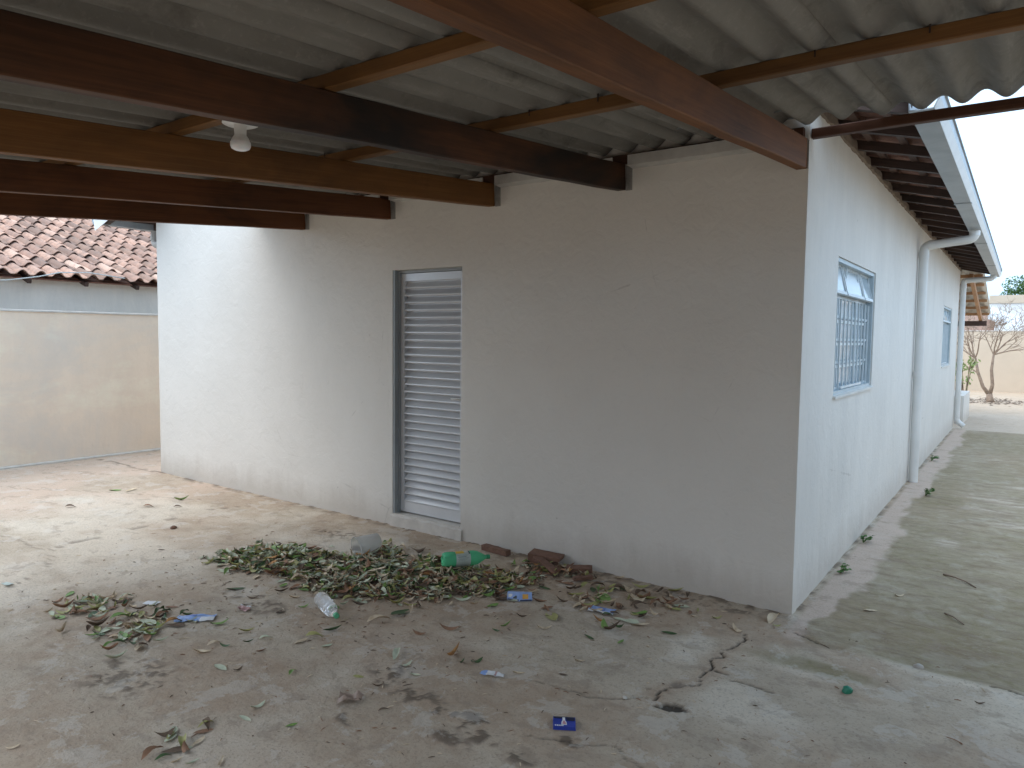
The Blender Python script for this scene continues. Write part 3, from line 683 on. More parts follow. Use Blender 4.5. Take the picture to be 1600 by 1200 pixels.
for i in range(25):
    x_ = -4.46+(4.455)*i/24; e_ = random.uniform(-.003,.003); zt_ = rz_(0)+PH+.062
    rings.append([(x_,-.0012,zt_+.09),(x_,-.006,zt_+.09),(x_,-.012,zt_+.008+e_),(x_,-.26,zt_-.012+e_),(x_,-.262,zt_-.030+e_),(x_,-.255,zt_-.016+e_),(x_,-.012,zt_+.003+e_),(x_,-.0012,zt_)])
mb.loft(rings); mb.build('light_block_flashing', M['galv'], car)  # unseen cover added to keep sky light out of the gap at the wall
# screw hooks that hold the sheets
for x_ in (.345, .70, 1.23, -.53, -.885, -1.6, -2.3, -2.85, -3.6): 
    mb = MB(); mb.tube([(x_, -1.40, rz_(-1.4)+PH-.02), (x_, -1.40, rz_(-1.4)+PH+.05)], .003, 6); mb.build('hook', M['rafter'], car)
plank('header_beam', M['beam'], car, 6.9, .07, .18, (-4.45, YF+.18, rz_(YF+.18)-BH-.185), (0,0,0))
for x_ in (-4.2, -1.0, 2.2):
    mb = MB(); mb.box(x_-.06, x_+.06, YF+.12, YF+.24, -.05, rz_(YF+.18)-BH-.186); mb.build('post', M['beam_red'], car)

# ------------------------------------------------------------------ lamp under the carport
lz = rz_(-2.365)+.0005
lamp = tag(empty('ceiling_lamp', (-1.735,-2.315,lz-.22*.74)), 'unlit white bulb in a plastic holder under a roof timber', 'lamp')
mb = MB(); mb.lathe([(.0,.22),(.072,.22),(.073,.214),(.062,.207),(.0,.205)], 28, False); mb.build('base_plate', M['porcelain'], lamp, 40)
mb = MB(); mb.lathe([(.0,.206),(.027,.206),(.025,.18),(.024,.148),(.0,.146)], 22, False); mb.build('lamp_holder', M['porcelain'], lamp, 40)
mb = MB(); mb.lathe([(.022,.158),(.026,.148),(.033,.135),(.037,.122),(.038,.112)], 24, False); bh = mb.build('bulb', M['porcelain'], lamp, 40)
mb = MB(); mb.lathe([(.0405,.113),(.0415,.106),(.0415,.090),(.037,.077),(.026,.069),(.0,.066)], 24, False); mb.build('diffuser', M['bulb'], bh, 40)

lamp.scale = (1, 1, .74)
# ------------------------------------------------------------------ boundary walls, the right and street ones added unseen
def bwall(name, label, x0, x1, y0, y1, h, mat, cap=True):
    mb = MB(); mb.box(0, x1-x0, 0, y1-y0, -.1, h); e = empty(name, (x0, y0, 0)); tag(e, label, 'wall')
    mb.build('wall_body', mat, e)
    if cap:
        mb = MB(); n = 40; rings = []
        al_y = (y1-y0) > (x1-x0); Lg = (y1-y0) if al_y else (x1-x0); T = (x1-x0) if al_y else (y1-y0)
        for i in range(n+1):
            s_ = Lg*i/n; d = random.uniform(-.003,.003)
            q_ = [(-.012+d,h+.001),(T+.012+d,h+.001),(T+.010+d,h+.02),(T/2,h+.026),(-.010+d,h+.02)]
            rings.append([((a, s_, b) if al_y else (s_, a, b)) for a, b in q_])
        mb.loft(rings); mb.build('cap', M['fence_cap'], e)
    return e
bw = bwall('boundary_wall', 'long beige rendered wall left of the white house', -8.52, -8.36, -11, 23.4, 1.785, M['fence'])
bwall('boundary_wall', 'cream rendered wall across the back behind the bare tree', -8.5, 6, 23.5, 23.66, 1.93, M['cream'])
bwall('boundary_wall', 'unseen wall added right of the passage to shape the light', 3.25, 3.41, -11, 23.4, 1.8, M['fence'])  # unseen wall, added to shape the light from the right
bwall('boundary_wall', 'unseen wall added before the carport to shape its light', -8.3, 3.2, -7.3, -7.14, 2.3, M['added_front'])  # unseen wall, added to cut low sky light and return a warm bounce
mb = MB(); mb.loft([[(0,y,-.02),(.05,y,-.02),(.05,y,.012),(0,y,.022)] for y in (0,34.2)]); mb.build('footing', M['fence_cap'], bw, loc=(.161,0,0))

# ------------------------------------------------------------------ neighbour house
nb = tag(empty('neighbour_house', (-9.4,-3,0)), 'neighbouring house with weathered clay tile roof beyond the beige wall', 'house')
def nloc(x, y, z): return (x+9.4, y+3, z)
mb = MB(); mb.box(-4.6, .21, 0, 12, -.05, 2.262); mb.build('wall', M['nwall'], nb)
NP = .36; na = math.atan(NP); EX, EZ = -8.98, 2.245     # eave edge
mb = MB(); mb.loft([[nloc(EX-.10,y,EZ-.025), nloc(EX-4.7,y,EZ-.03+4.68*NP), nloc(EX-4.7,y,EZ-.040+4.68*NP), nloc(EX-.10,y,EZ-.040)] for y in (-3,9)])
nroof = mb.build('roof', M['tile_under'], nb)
mb = MB(); mb.loft([[nloc(EX-4.7,y,EZ+4.68*NP), nloc(-13.95,y,2.2), nloc(-13.7,y,2.2)] for y in (-2.9,8.9)]); mb.build('gable_fill', M['nwall'], nroof)
tms = [tile_mesh('tile', M[k], .205, .44, .060, 11, .009) for k in ('tile','tile','tile_dark','tile_pale')]
rest = MB(); cnt = 0
Rb = Matrix.Rotation(na, 3, 'Y') @ Matrix.Rotation(PI/2, 3, 'Z')
for r_ in range(14):
    for k in range(52):
        y = -2.9+k*.202+random.uniform(-.006,.006); sx = r_*.36
        xx = EX+.03-sx*math.cos(na)+random.uniform(-.012,.012); zz = EZ+sx*math.sin(na)+.004+random.uniform(-.003,.004)
        Rm = Rb @ Matrix.Rotation(random.uniform(-.05,.05), 3, 'Z') @ Matrix.Rotation(-.048+random.uniform(-.012,.012), 3, 'X')
        ymin = -.70+.11*r_; ymax = 1.40+.21*r_
        if ymin-.2 < y < ymax+.15 and r_ < 12 and cnt < 300:
            o = obj('tile', random.choices(tms, (4,4,5,1.6 if r_ < 4 else .8))[0], nroof, nloc(xx,y,zz), Rm.to_euler()); cnt += 1
        else:
            src = tms[0]; n0 = len(rest.v)
            rest.add([tuple(Rm @ v.co + Vector(nloc(xx,y,zz))) for v in src.vertices], [tuple(p.vertices) for p in src.polygons])
tag(rest.build('tile_courses', M['tile_dark'], nroof), kind='stuff')
for k in range(16):
    y = -2.4+k*.66; plank('rafter', M['rafter'], nroof, .55, .05, .055, nloc(EX-.02,y,EZ-.095), (0,0,0)).rotation_euler = (Matrix.Rotation(PI, 3, 'Z') @ Matrix.Rotation(-na, 3, 'Y')).to_euler()
mb = MB(); rings = []
cb = [(-8.36,-3.2,1.95),(-8.6,-1.6,2.10),(-8.75,-.75,2.155),(-8.88,-.35,2.235),(-8.93,-.1,2.305),(-8.94,.25,2.33),(-8.93,.7,2.29)]
mb.tube(cb, .008, 6); tag(mb.build('cable', M['cable'], None, True), 'thin pale cable sagging along the neighbouring tile eave', 'cable')

# ------------------------------------------------------------------ things behind the back wall
fb = tag(empty('white_building', (-.3,33,0)), 'plain white building with cream parapet beyond the back wall', 'building')
mb = MB(); mb.box(0,9,0,6,-.1,3.26); mb.build('wall', M['white_far'], fb)
mb = MB(); mb.box(-.05,9.05,-.06,6.05,3.26,3.60); mb.build('parapet', M['cream'], fb)
sh = tag(empty('shed', (-5.15,27,0)), 'low shed with dark tiled roof behind the back wall', 'shed')
mb = MB(); mb.box(0,5.6,.5,4,-.1,1.9); mb.build('wall', M['white_far'], sh)
mb = MB(); mb.loft([[(x,0,1.93),(x,3.0,2.75),(x,3.0,2.80),(x,0,1.98)] for x in (-.2,5.2)]); sr = mb.build('roof', M['tile_dark'], sh)
mb = MB(); mb.loft([[(5.0,-.05,2.42),(5.95,-.05,1.98),(5.95,-.05,2.04),(5.0,-.05,2.50)],[(5.0,3,2.92),(5.95,3,2.5),(5.95,3,2.56),(5.0,3,3.0)]]); mb.build('metal_flashing', M['galv_white'], sr)
mb = MB(); mb.tube([(1.0,46,-.1),(1.0,46,7.2)], .035, 8); mb.build('mast_pole', M['galv'], None, True)
o = bpy.data.objects['mast_pole']; tag(o, 'thin far metal mast in front of the pale sky', 'mast')
mb = MB(); mb.tube([(.7,46,6.9),(1.3,46,6.9)], .015, 6); mb.build('antenna_arm', M['galv'], o, True)

def leaf_quad(mb, p, size, rnd=random):
    d = Vector((rnd.gauss(0,1), rnd.gauss(0,1), rnd.gauss(0,.6))).normalized(); e = d.orthogonal().normalized()
    e = Matrix.Rotation(rnd.uniform(0,2*PI), 3, d) @ e; f = d.cross(e)
    mb.add([p-e*size, p+f*size*.45, p+e*size, p-f*size*.45], [(0,1,2,3)])
# leafy tree in the distance
ft = tag(empty('leafy_tree', (1.75,47,0)), 'round green tree crown far behind the white building', 'tree')
mb = MB(); mb.tube([(0,0,-.1),(.1,0,1.5),(0,.1,3.2),(.1,0,4.6)], [.25,.2,.16,.08], 8); mb.build('trunk', M['bark'], ft, True)
mb = MB()
clumps = [(Vector((random.gauss(0,.8), random.gauss(0,.8), 4.5+random.gauss(0,.5))), random.uniform(.45,.8)) for _ in range(26)]
for c_, r_ in clumps:
    for _ in range(260):
        v = Vector((random.gauss(0,1), random.gauss(0,1), random.gauss(0,1))).normalized()*r_*random.uniform(.55,1.05)
        leaf_quad(mb, c_+v, random.uniform(.05,.1))
mb.build('crown', M['foliage'], ft)

# bare tree
bt = tag(empty('bare_tree', (.34,18.5,0)), 'small leafless forked tree in the sandy back yard', 'tree')
rt = random.Random(4); trunk = MB(); twigs = MB(); tips = []
def grow(p, d, L_, r, depth, target):
    pts = [p]; rad = [r]; n = 5 if depth < 3 else 3; dd = d.copy()
    for i in range(n):
        dd = (dd+Vector((rt.gauss(0,.13), rt.gauss(0,.13), rt.gauss(0,.10)+.015))).normalized(); p = p+dd*L_/n; pts.append(p); rad.append(r*(1-.38*(i+1)/n))
    (trunk if depth < 2 else twigs).tube(pts, rad, 8 if depth < 2 else 4)
    if depth >= 7: return
    for k in range(3):
        ax = Vector((rt.gauss(0,1), rt.gauss(0,1), rt.gauss(0,.5))).normalized()
        nd = (dd+ax*rt.uniform(.45,.85)).normalized(); nd.z = max(nd.z, -.25)
        at_ = pts[rt.randint(max(1, n-2), n)] if k else pts[-1]
        grow(at_, nd, L_*rt.uniform(.6,.82), max(.0042, rad[-1]*rt.uniform(.66,.85)), depth+1, None)
base = [Vector((0,0,-.05)), Vector((-.03,0,.08)), Vector((-.05,0,.22))]
trunk.tube(base, [.11,.085,.07], 10)
trunk.tube([Vector((-.05,0,.18)), Vector((-.20,0,.40)), Vector((-.32,0,.75)), Vector((-.40,0,1.15))], [.05,.042,.036,.026], 8)
trunk.tube([Vector((-.04,0,.18)), Vector((.01,0,.45)), Vector((-.03,.02,.85)), Vector((.0,0,1.25))], [.05,.042,.036,.024], 8)
trunk.tube([Vector((.03,0,-.05)), Vector((.13,-.02,-.02))], [.05,.02], 6)
for q_, ds in ((Vector((-.40,0,1.15)), [(-.7,.1,.5),(-.1,.2,1),(.25,-.3,.8),(-.4,-.3,.5)]), (Vector((0,0,1.25)), [(.2,.1,1),(.55,-.1,.8),(-.3,.2,.8),(.9,.1,.25),(.6,.3,.5)]), (Vector((-.32,0,.75)), [(-.8,0,.45)])):
    for d_ in ds: grow(q_, Vector(d_).normalized(), .56, .019, 3, None)
trunk.build('trunk', M['bark'], bt, True); twigs.build('branches', M['bark'], bt)
# leaf scraps round its foot
mb = MB()
for _ in range(420):
    x_ = rt.gauss(.3,.7); y_ = 18.7+rt.gauss(0,.6); s_ = rt.uniform(.03,.07); a = rt.uniform(0,PI)
    p = Vector((x_, y_, .012)); e = Vector((math.cos(a), math.sin(a), .1))*s_; f = Vector((-math.sin(a), math.cos(a), .2))*s_*.4
    mb.add([p-e, p+f, p+e, p-f], [(0,1,2,3)])
tag(mb.build('leaf_scraps', LEAFM['B']), 'dark dry leaf scraps round the foot of the bare tree', 'leaves', kind='stuff')
# shrub with pale leaves beside the porch
sb = tag(empty('shrub', (-.13,16.3,0)), 'young shrub with pale green hanging leaves behind the low white block', 'shrub')
mb = MB(); fl = MB()
for k in range(9):
    a = rt.uniform(-.5,.22); pts = [Vector((0,0,0)), Vector((a*.25,0,.55)), Vector((a*.5+.02,0,1.0)), Vector((a*.75+.05,-.05,1.25-abs(a)*.4))]
    mb.tube(pts, [.012,.010,.007,.004], 5)
    for _ in range(15):
        s_ = rt.uniform(.35,1); i = min(2, int(s_*3)); p = pts[i].lerp(pts[i+1], s_*3-i)+Vector((rt.gauss(0,.06), rt.gauss(0,.06), rt.gauss(0,.05)-.04)); leaf_quad(fl, p, rt.uniform(.04,.065), rt)
mb.build('stems', M['bark'], sb); fl.build('foliage', M['foliage_pale'], sb)

# ------------------------------------------------------------------ fallen leaves
def leaf_pts(L_, w, curl, fold, twist, rnd, n=6):
    rows = []; 
    for i in range(n+1):
        u = i/n; ww = w*.5*(math.sin(PI*min(1, .06+u*.94)**.85)**.8 if 0 < i < n else .06)
        x = (u-.5)*L_; bend = curl*(u-.5)**2*4; tw = twist*(u-.5)
        row = []
        for s_ in (-1, 0, 1):
            y = s_*ww*math.cos(fold); z = abs(s_)*ww*math.sin(fold)+bend*L_
            row.append(Vector((x, y*math.cos(tw)-z*math.sin(tw)*0, z+y*math.sin(tw)+rnd.uniform(-.001,.001))))
        rows.append(row)
    zm = min(v.z for r_ in rows for v in r_)
    for r_ in rows:
        for v in r_: v.z -= zm
    return rows
def leaf_add(mb, rows, Mx):
    n = len(rows); vs_ = [Mx @ v for r_ in rows for v in r_]; fs = []
    for i in range(n-1):
        for j in (0, 1): fs.append((i*3+j, i*3+j+1, (i+1)*3+j+1, (i+1)*3+j))
    mb.add(vs_, fs)
rl = random.Random(8); LSH = {}
shapes = [leaf_pts(.12, w, c_, f_, t_, rl) for w, c_, f_, t_ in ((.042,.07,.4,.8),(.036,.16,.8,1.3),(.050,.03,.2,.3),(.030,.24,1.05,1.8),(.040,-.12,.55,-1.3),(.046,.13,-.5,1.1))]
for code, lm in LEAFM.items():
    for si, sh_ in enumerate(shapes):
        mb = MB(); leaf_add(mb, sh_, Matrix.Identity(4)); me_ = mb.mesh('fallen_leaf', lm, True); LSH[code, si] = me_
NM = {'G':'bright green','D':'dark green','O':'olive green','P':'pale grey green','T':'tan','B':'dark brown','R':'red brown','A':'amber'}
nleaf = 0
def put_leaf(x, y, rz, L_, code, z=None, tilt=.12, label=None, group=None):
    global nleaf
    o = obj('fallen_leaf', LSH[code, rl.randrange(6)], None, (x, y, (gz(x, y)+.001) if z is None else z), (rl.uniform(-tilt,tilt), rl.uniform(-tilt,tilt), rz))
    s_ = L_/.12; o.scale = (s_, s_*rl.uniform(.85,1.15), s_); nleaf += 1
    tag(o, label, 'leaf', group); return o
LEAVES=[(-5.348,-0.578,1.54,0.145,'G'),(-6.209,-0.767,0.68,0.123,'G'),(-6.119,-0.657,1.95,0.16,'T'),(-2.837,-1.653,0.92,0.117,'D'),(-5.818,-1.337,0.67,0.1,'B'),(-5.311,-0.904,0.67,0.1,'R'),(-5.108,-0.744,0.67,0.079,'B'),(-3.958,-1.513,0.65,0.054,'B'),(-3.301,-2.197,1.54,0.068,'R'),(-3.111,-2.24,1.96,0.093,'R'),(-2.865,-2.04,0.45,0.081,'R'),(-3.465,-2.387,1.85,0.074,'R'),(-3.25,-2.486,0.91,0.056,'O'),(-2.195,-2.258,0.37,0.108,'T'),(-1.98,-2.291,-0.06,0.1,'P'),(-1.893,-2.258,1.65,0.051,'B'),(-2.169,-2.147,0.3,0.068,'D'),(-2.118,-2.052,1.12,0.055,'D'),(-1.972,-2.08,1.48,0.058,'R'),(-2.243,-1.978,0.88,0.082,'O'),(-2.317,-1.705,1.74,0.09,'B'),(-2.275,-1.589,1.14,0.064,'G'),(-2.239,-2.163,1.1,0.071,'T'),(-2.082,-1.976,0.66,0.072,'P'),(-1.908,-1.892,1.5,0.084,'T'),(-1.901,-1.81,0.65,0.098,'O'),(-1.891,-1.701,1.1,0.1,'D'),(-1.764,-1.849,1.46,0.07,'P'),(-1.672,-2.123,1.95,0.059,'G'),(-1.531,-2.403,1.57,0.072,'P'),(-1.49,-2.491,0.13,0.069,'P'),(-1.302,-2.41,1.35,0.055,'G'),(-1.536,-2.644,1.2,0.076,'R'),(-1.482,-2.697,1.84,0.068,'T'),(-1.481,-2.749,0.98,0.05,'P'),(-1.378,-2.783,1.52,0.056,'P'),(-1.432,-2.813,1.68,0.054,'T'),(-1.295,-2.721,2.26,0.061,'T'),(-1.992,-3.131,1.02,0.052,'T'),(-1.398,-1.97,0.47,0.055,'O'),(-1.423,-1.7,2.1,0.123,'P'),(-1.299,-1.76,1.38,0.068,'P'),(-1.202,-1.807,0.3,0.064,'P'),(-1.199,-1.539,1.85,0.15,'A'),(-1.111,-1.577,1.9,0.065,'D'),(-1.059,-1.529,1.34,0.073,'D'),(-1.414,-1.317,0.32,0.116,'R'),(-1.502,-1.456,0.26,0.081,'R'),(-1.77,-1.311,1.47,0.16,'D'),(-1.792,-1.465,0.87,0.137,'T'),(-2.057,-1.373,0.24,0.095,'B'),(-1.809,-1.208,0.66,0.088,'O'),(-1.75,-0.997,0.66,0.091,'O'),(-1.197,-1.193,-0.2,0.065,'D'),(-1.196,-1.109,1.37,0.079,'G'),(-1.198,-0.956,0.22,0.068,'B'),(-1.062,-0.852,-0.78,0.16,'O'),(-1.013,-1.012,0.85,0.085,'T'),(-1.162,-0.75,1.08,0.083,'R'),(-1.252,-0.694,0.19,0.096,'R'),(-1.147,-0.613,-0.18,0.096,'B'),(-1.134,-0.472,0.88,0.107,'O'),(-1.04,-0.595,1.56,0.139,'T'),(-0.977,-0.547,1.36,0.127,'O'),(-0.97,-0.413,-0.71,0.16,'G'),(-0.828,-0.639,0.19,0.073,'D'),(-0.836,-0.736,-0.43,0.101,'A'),(-0.722,-0.801,1.31,0.14,'B'),(-0.766,-0.792,-0.93,0.111,'G'),(-0.953,-0.194,1.09,0.095,'T'),(-0.889,-0.101,0.4,0.111,'O'),(-0.826,-0.303,-0.24,0.13,'T'),(-0.76,-0.266,0.17,0.116,'O'),(-0.601,-0.322,-0.79,0.125,'T'),(-0.674,-0.008,0.65,0.104,'O'),(-0.456,-0.661,0.3,0.086,'D'),(-0.625,-0.653,0.66,0.105,'T'),(-0.436,-0.352,0.65,0.058,'T'),(-0.325,-0.302,0.85,0.062,'O'),(-0.173,-0.405,-0.77,0.107,'T'),(-0.061,-0.123,1.45,0.159,'T'),(-0.027,-0.209,0.67,0.05,'O'),(-0.765,-0.967,-0.27,0.076,'D'),(-0.604,-0.922,1.61,0.072,'G'),(-0.664,-1.238,0.27,0.056,'T'),(-0.657,-1.396,0.09,0.05,'B'),(-0.829,-1.51,0.46,0.065,'T'),(-1.422,-0.925,1.42,0.096,'G'),(-1.529,-0.969,0.89,0.075,'T'),(-1.349,-0.497,0.17,0.093,'D'),(-1.474,-0.417,1.44,0.128,'G'),(-1.571,-0.596,0.18,0.087,'T'),(-1.057,0.059,1.1,0.082,'T'),(-0.808,-0.6,0.19,0.073,'B'),(-1.172,-0.29,1.4,0.106,'O'),(-1.342,-0.079,1.74,0.151,'T'),(0.449,0.714,0.65,0.063,'T'),(0.349,0.342,0.65,0.083,'T'),(0.914,-0.54,0.64,0.05,'B'),(-2.579,-1.511,1.18,0.09,'B'),(-2.431,-1.532,0.24,0.091,'T'),(-2.624,-1.679,0.64,0.075,'B'),(-1.089,-2.11,0.81,0.05,'B'),(-1.262,-1.981,0.66,0.051,'B')]

ZONES = [((-5.6,-.7),'on the bright floor near the left house corner'),((-4.4,-1.5),'on the pale cracked floor at far left'),((-3.25,-2.2),'by the small leftmost leaf heap'),((-2.45,-2.2),'by the pale blue wrapper'),((-2.1,-1.75),'just before the clear bottle'),
  ((-1.6,-1.45),'on the floor below the large heap'),((-1.1,-1.35),'right of the clear bottle on open floor'),((-.9,-1.75),'near the torn sachet'),((-1.35,-.85),'beside the crushed blue snack pack'),((-1.3,-.3),'near the broken tile pile'),((-.85,-.5),'by the blue wrapper near the wall'),
  ((-.6,-.15),'along the foot of the front wall'),((-.15,-.35),'close to the house corner'),((-.4,-.9),'left of the long floor crack'),((-.3,-1.5),'near the hole in the concrete'),((-1.7,-2.75),'at the bottom left edge of the floor'),((-1.5,-2.25),'in the near foreground by the brown paper'),((.6,.6),'on the passage floor'),((-2.9,-1.5),'left of the clear bottle')]
def loose_label(x, y, L_, code):
    z_ = min(ZONES, key=lambda q: (q[0][0]-x)**2+(q[0][1]-y)**2)[1]; s_ = 'short ' if L_ < .08 else ('long ' if L_ > .125 else '')
    return s_+NM[code]+' leaf '+z_
for x, y, a, L_, code in LEAVES:
    if y > -.03 and x < .02: y = -.05
    put_leaf(x, y, a, L_, code, None, .12, loose_label(x, y, L_, code), 'loose fallen leaves on the concrete')
PILE = [(-3.482,-1.37),(-3.497,-1.055),(-3.166,-.858),(-2.768,-.816),(-2.798,-.449),(-2.592,-.491),(-2.354,-.64),(-2.257,-.42),(-1.855,-.425),(-1.51,-.4),(-1.442,-.707),(-1.625,-.848),(-1.709,-1.044),(-1.953,-1.166),(-2.094,-1.338),(-2.293,-1.36),(-2.548,-1.347),(-2.94,-1.344),(-3.16,-1.432)]
P2 = [(-3.393,-2.455),(-3.461,-2.32),(-3.226,-2.178),(-3.077,-2.214),(-3.047,-2.365),(-3.204,-2.428)]
P3 = [(-2.895,-2.464),(-2.937,-2.281),(-2.66,-2.036),(-2.553,-2.099),(-2.517,-2.326),(-2.485,-2.468),(-2.618,-2.497)]
P4 = [(-1.75,-.05),(-1.45,-.04),(-1.22,-.118),(-1.30,-.27),(-1.412,-.30),(-1.631,-.26)]
def inside(x, y, poly):
    r_ = False; n = len(poly)
    for i in range(n):
        (x0,y0),(x1,y1) = poly[i], poly[i-1]
        if (y0 > y) != (y1 > y) and x < (x1-x0)*(y-y0)/(y1-y0)+x0: r_ = not r_
    return r_
def edge_d(x, y, poly):
    d = 9
    for i in range(len(poly)):
        (ax,ay),(bx,by) = poly[i-1], poly[i]; t_ = max(0, min(1, ((x-ax)*(bx-ax)+(y-ay)*(by-ay))/((bx-ax)**2+(by-ay)**2+1e-9)))
        d = min(d, math.hypot(x-ax-t_*(bx-ax), y-ay-t_*(by-ay)))
    return d
def code_for(x, y):
    # greener and paler towards the left of the heap, browner to the right
    g = max(0, min(1, (-x-1.5)/1.9))
    return rl.choices('GDOPTBRA', (1.4*g+.7, .9*g+.7, 2.0, 5.0*g+1.4, 3.6-.9*g, 2.2-.8*g, 2.2-1.3*g, .35))[0]
def heap(name, label, poly, n, hmax, top=0, lname=None, spill=.05):
    mb = MB(); codes = 'GDOPTBRA'; x0 = min(p[0] for p in poly); x1 = max(p[0] for p in poly); y0 = min(p[1] for p in poly); y1 = max(p[1] for p in poly)
    k = 0; tops = []
    while k < n:
        x = rl.uniform(x0-.1, x1+.1); y = rl.uniform(y0-.1, y1+.1); i_ = inside(x, y, poly); d = edge_d(x, y, poly)
        if not i_ and rl.random() > math.exp(-d/spill)*.5: continue
        if i_ and rl.random() > .35+d/.12: continue
        if x < .02 and y > -.06: continue
        h = hmax*min(1, d/.16)*(.6+.8*vnoise(np.array(x*5.), np.array(y*5.), 7)) if i_ else 0; f = rl.random()
        z = gz(x, y)+.003+h*f; L_ = rl.uniform(.06,.11); s_ = L_/.12; tl = .10+.45*(h > .008)
        M_ = Matrix.Translation((x,y,z)) @ Matrix.Rotation(rl.uniform(0,2*PI),4,'Z') @ Matrix.Rotation(rl.uniform(-tl,tl)*.7,4,'Y') @ Matrix.Rotation(rl.uniform(-tl,tl)*1.3,4,'X') @ Matrix.Diagonal((s_,s_*rl.uniform(.8,1.2),s_*rl.uniform(.8,1.6),1))
        c_ = code_for(x, y)
        if f > .8 and i_ and len(tops) < top: tops.append((x, y, z+.006, L_, c_)); k += 1; continue
        mb.mi = codes.index(c_); st = len(mb.v); leaf_add(mb, shapes[rl.randrange(6)], M_)
        lo = min(v[2] for v in mb.v[st:]); fl_ = gz(x, y)+.0015
        if lo < fl_: mb.v[st:] = [(a, b, c__+fl_-lo) for a, b, c__ in mb.v[st:]]
        k += 1
    o = mb.build(name, [LEAFM[c_] for c_ in codes], None, True); tag(o, label, 'leaves', kind='stuff')
    for x, y, z, L_, c_ in tops: put_leaf(x, y, rl.uniform(0,2*PI), L_, c_, z, .35, NM[c_]+' leaf on top of the '+(lname or ('large heap, its left end' if x < -2.85 else ('large heap, its front edge' if y < -1.12 else 'large heap, in front of the clear cup' if y < -.85 else 'large heap, beside the clear cup') if x < -2.35 else 'large heap, left of the green bottle' if x < -2.05 else 'large heap, below the green bottle' if x < -1.75 else 'large heap, its right end')), 'leaves on top of the heaps')
heap('leaf_heap', 'large swept heap of green and brown leaves round the green bottle', PILE, 1900, .030, 140)
heap('leaf_heap', 'small heap of curled leaves at the far left foreground', P2, 62, .010, 12, 'small leftmost heap')
heap('leaf_heap', 'small heap of dry leaves beside the blue and white wrapper', P3, 80, .010, 12, 'small heap by the pale blue wrapper')
heap('leaf_heap', 'leaves gathered round the broken brown tile pieces by the wall', P4, 70, .025, 8, 'broken tile pile')
heap('leaf_heap', 'thin scatter of leaves along the foot of the front wall', [(-1.25,-.42),(-.90,-.10),(-.45,-.09),(-.55,-.35),(-.95,-.75)], 70, .006, 0)
heap('leaf_heap', 'few dry leaves at the bottom left edge of the floor', [(-1.75,-2.72),(-1.62,-2.62),(-1.45,-2.78),(-1.55,-2.90)], 11, .012, 0, spill=.02)
# crumbs and stalks
mb = MB()
for _ in range(900):
    if rl.random() < .55: x = rl.gauss(-2.2,.9); y = rl.gauss(-1.5,.55)
    else: x = rl.uniform(-3.8,1.0); y = rl.uniform(-2.9,-.05)
    if y > -.03: continue
    a = rl.uniform(0,PI); L_ = rl.uniform(.006,.03)*(2 if rl.random() < .06 else 1); r_ = rl.uniform(.0012,.003); z = gz(x, y)+r_
    d = Vector((math.cos(a), math.sin(a), 0))*L_
    mb.mi = rl.randrange(3); mb.tube([Vector((x,y,z))-d*.5, Vector((x,y,z+rl.uniform(0,.003))), Vector((x,y,z))+d*.5], [r_*.5,r_,r_*.5], 4)
tag(mb.build('leaf_crumbs', [LEAFM['B'], LEAFM['T'], LEAFM['R']]), 'fine leaf crumbs and stalks strewn over the concrete', 'debris', kind='stuff')

# ------------------------------------------------------------------ litter
def lay(axis0, axis1, r):
    """matrix that lays a local +Z object from axis0 to axis1"""
    a = Vector(axis0); d = (Vector(axis1)-a).normalized(); return a, d.to_track_quat('Z', 'Y').to_euler()
# green bottle
a, e = lay((-2.06,-.64,.078), (-1.90,-.385,.068), .048)
gb = empty('plastic_bottle', a); gb.rotation_euler = e; tag(gb, 'large green plastic drinks bottle lying on the leaf heap', 'bottle')
petal = lambda r, z, th: r*(1+.10*max(0, 1-z/.06)*math.cos(5*th)) if z < .06 else r*(1+.012*math.sin(3*th+z*40))
mb = MB(); mb.lathe([(.012,.012),(.026,.0),(.040,.004),(.047,.02),(.050,.045),(.050,.075),(.048,.08),(.048,.19),(.050,.195),(.050,.215),(.044,.245),(.030,.275),(.018,.295),(.0135,.305),(.0135,.325)], 40, False, petal)
mb.build('bottle_body', M['pet_green'], gb, True)
mb = MB(); mb.lathe([(.0,.334),(.0145,.334),(.0155,.330),(.0155,.312),(.0145,.310)], 20, False); mb.build('cap', M['cap_green'], gb, 40)
def arc(mb, r, z0, z1, t0, t1, n=24):
    rings = []
    for z in (z0, z1): rings.append([(r*math.cos(t0+(t1-t0)*i/n), r*math.sin(t0+(t1-t0)*i/n), z) for i in range(n+1)])
    mb.loft(rings, False, False)
lb = MB(); arc(lb, .0496, .085, .185, 0, 2*PI, 40); lbo = lb.build('label', M['label'], gb, True)
vdir = e.to_matrix().inverted() @ (Vector((1.0,-4.14,1.55))-Vector(a)).normalized(); th0 = math.atan2(vdir.y, vdir.x)
updir = e.to_matrix().inverted() @ Vector((0,0,1)); thu = math.atan2(updir.y, updir.x); sg = 1 if ((thu-th0+PI) % (2*PI)-PI) > 0 else -1
lb = MB(); arc(lb, .0501, .087, .145, th0+sg*.75, th0+sg*1.6); lb.build('label_band', M['yellow'], lbo, True)
lb = MB(); arc(lb, .0501, .150, .172, th0+sg*.85, th0+sg*1.5); lb.build('label_band', M['cream_paper'], lbo, True)
lb = MB(); arc(lb, .0501, .175, .184, th0+sg*.6, th0+sg*1.4)
for k in range(6): arc(lb, .0501, .095+.004*(k % 2), .170-.008*(k % 3), th0+sg*(.45-.13*k), th0+sg*(.45-.13*k+.022 if k != 2 else .5-.13*k), 3)
lb.build('label_print', M['print_dark'], lbo)
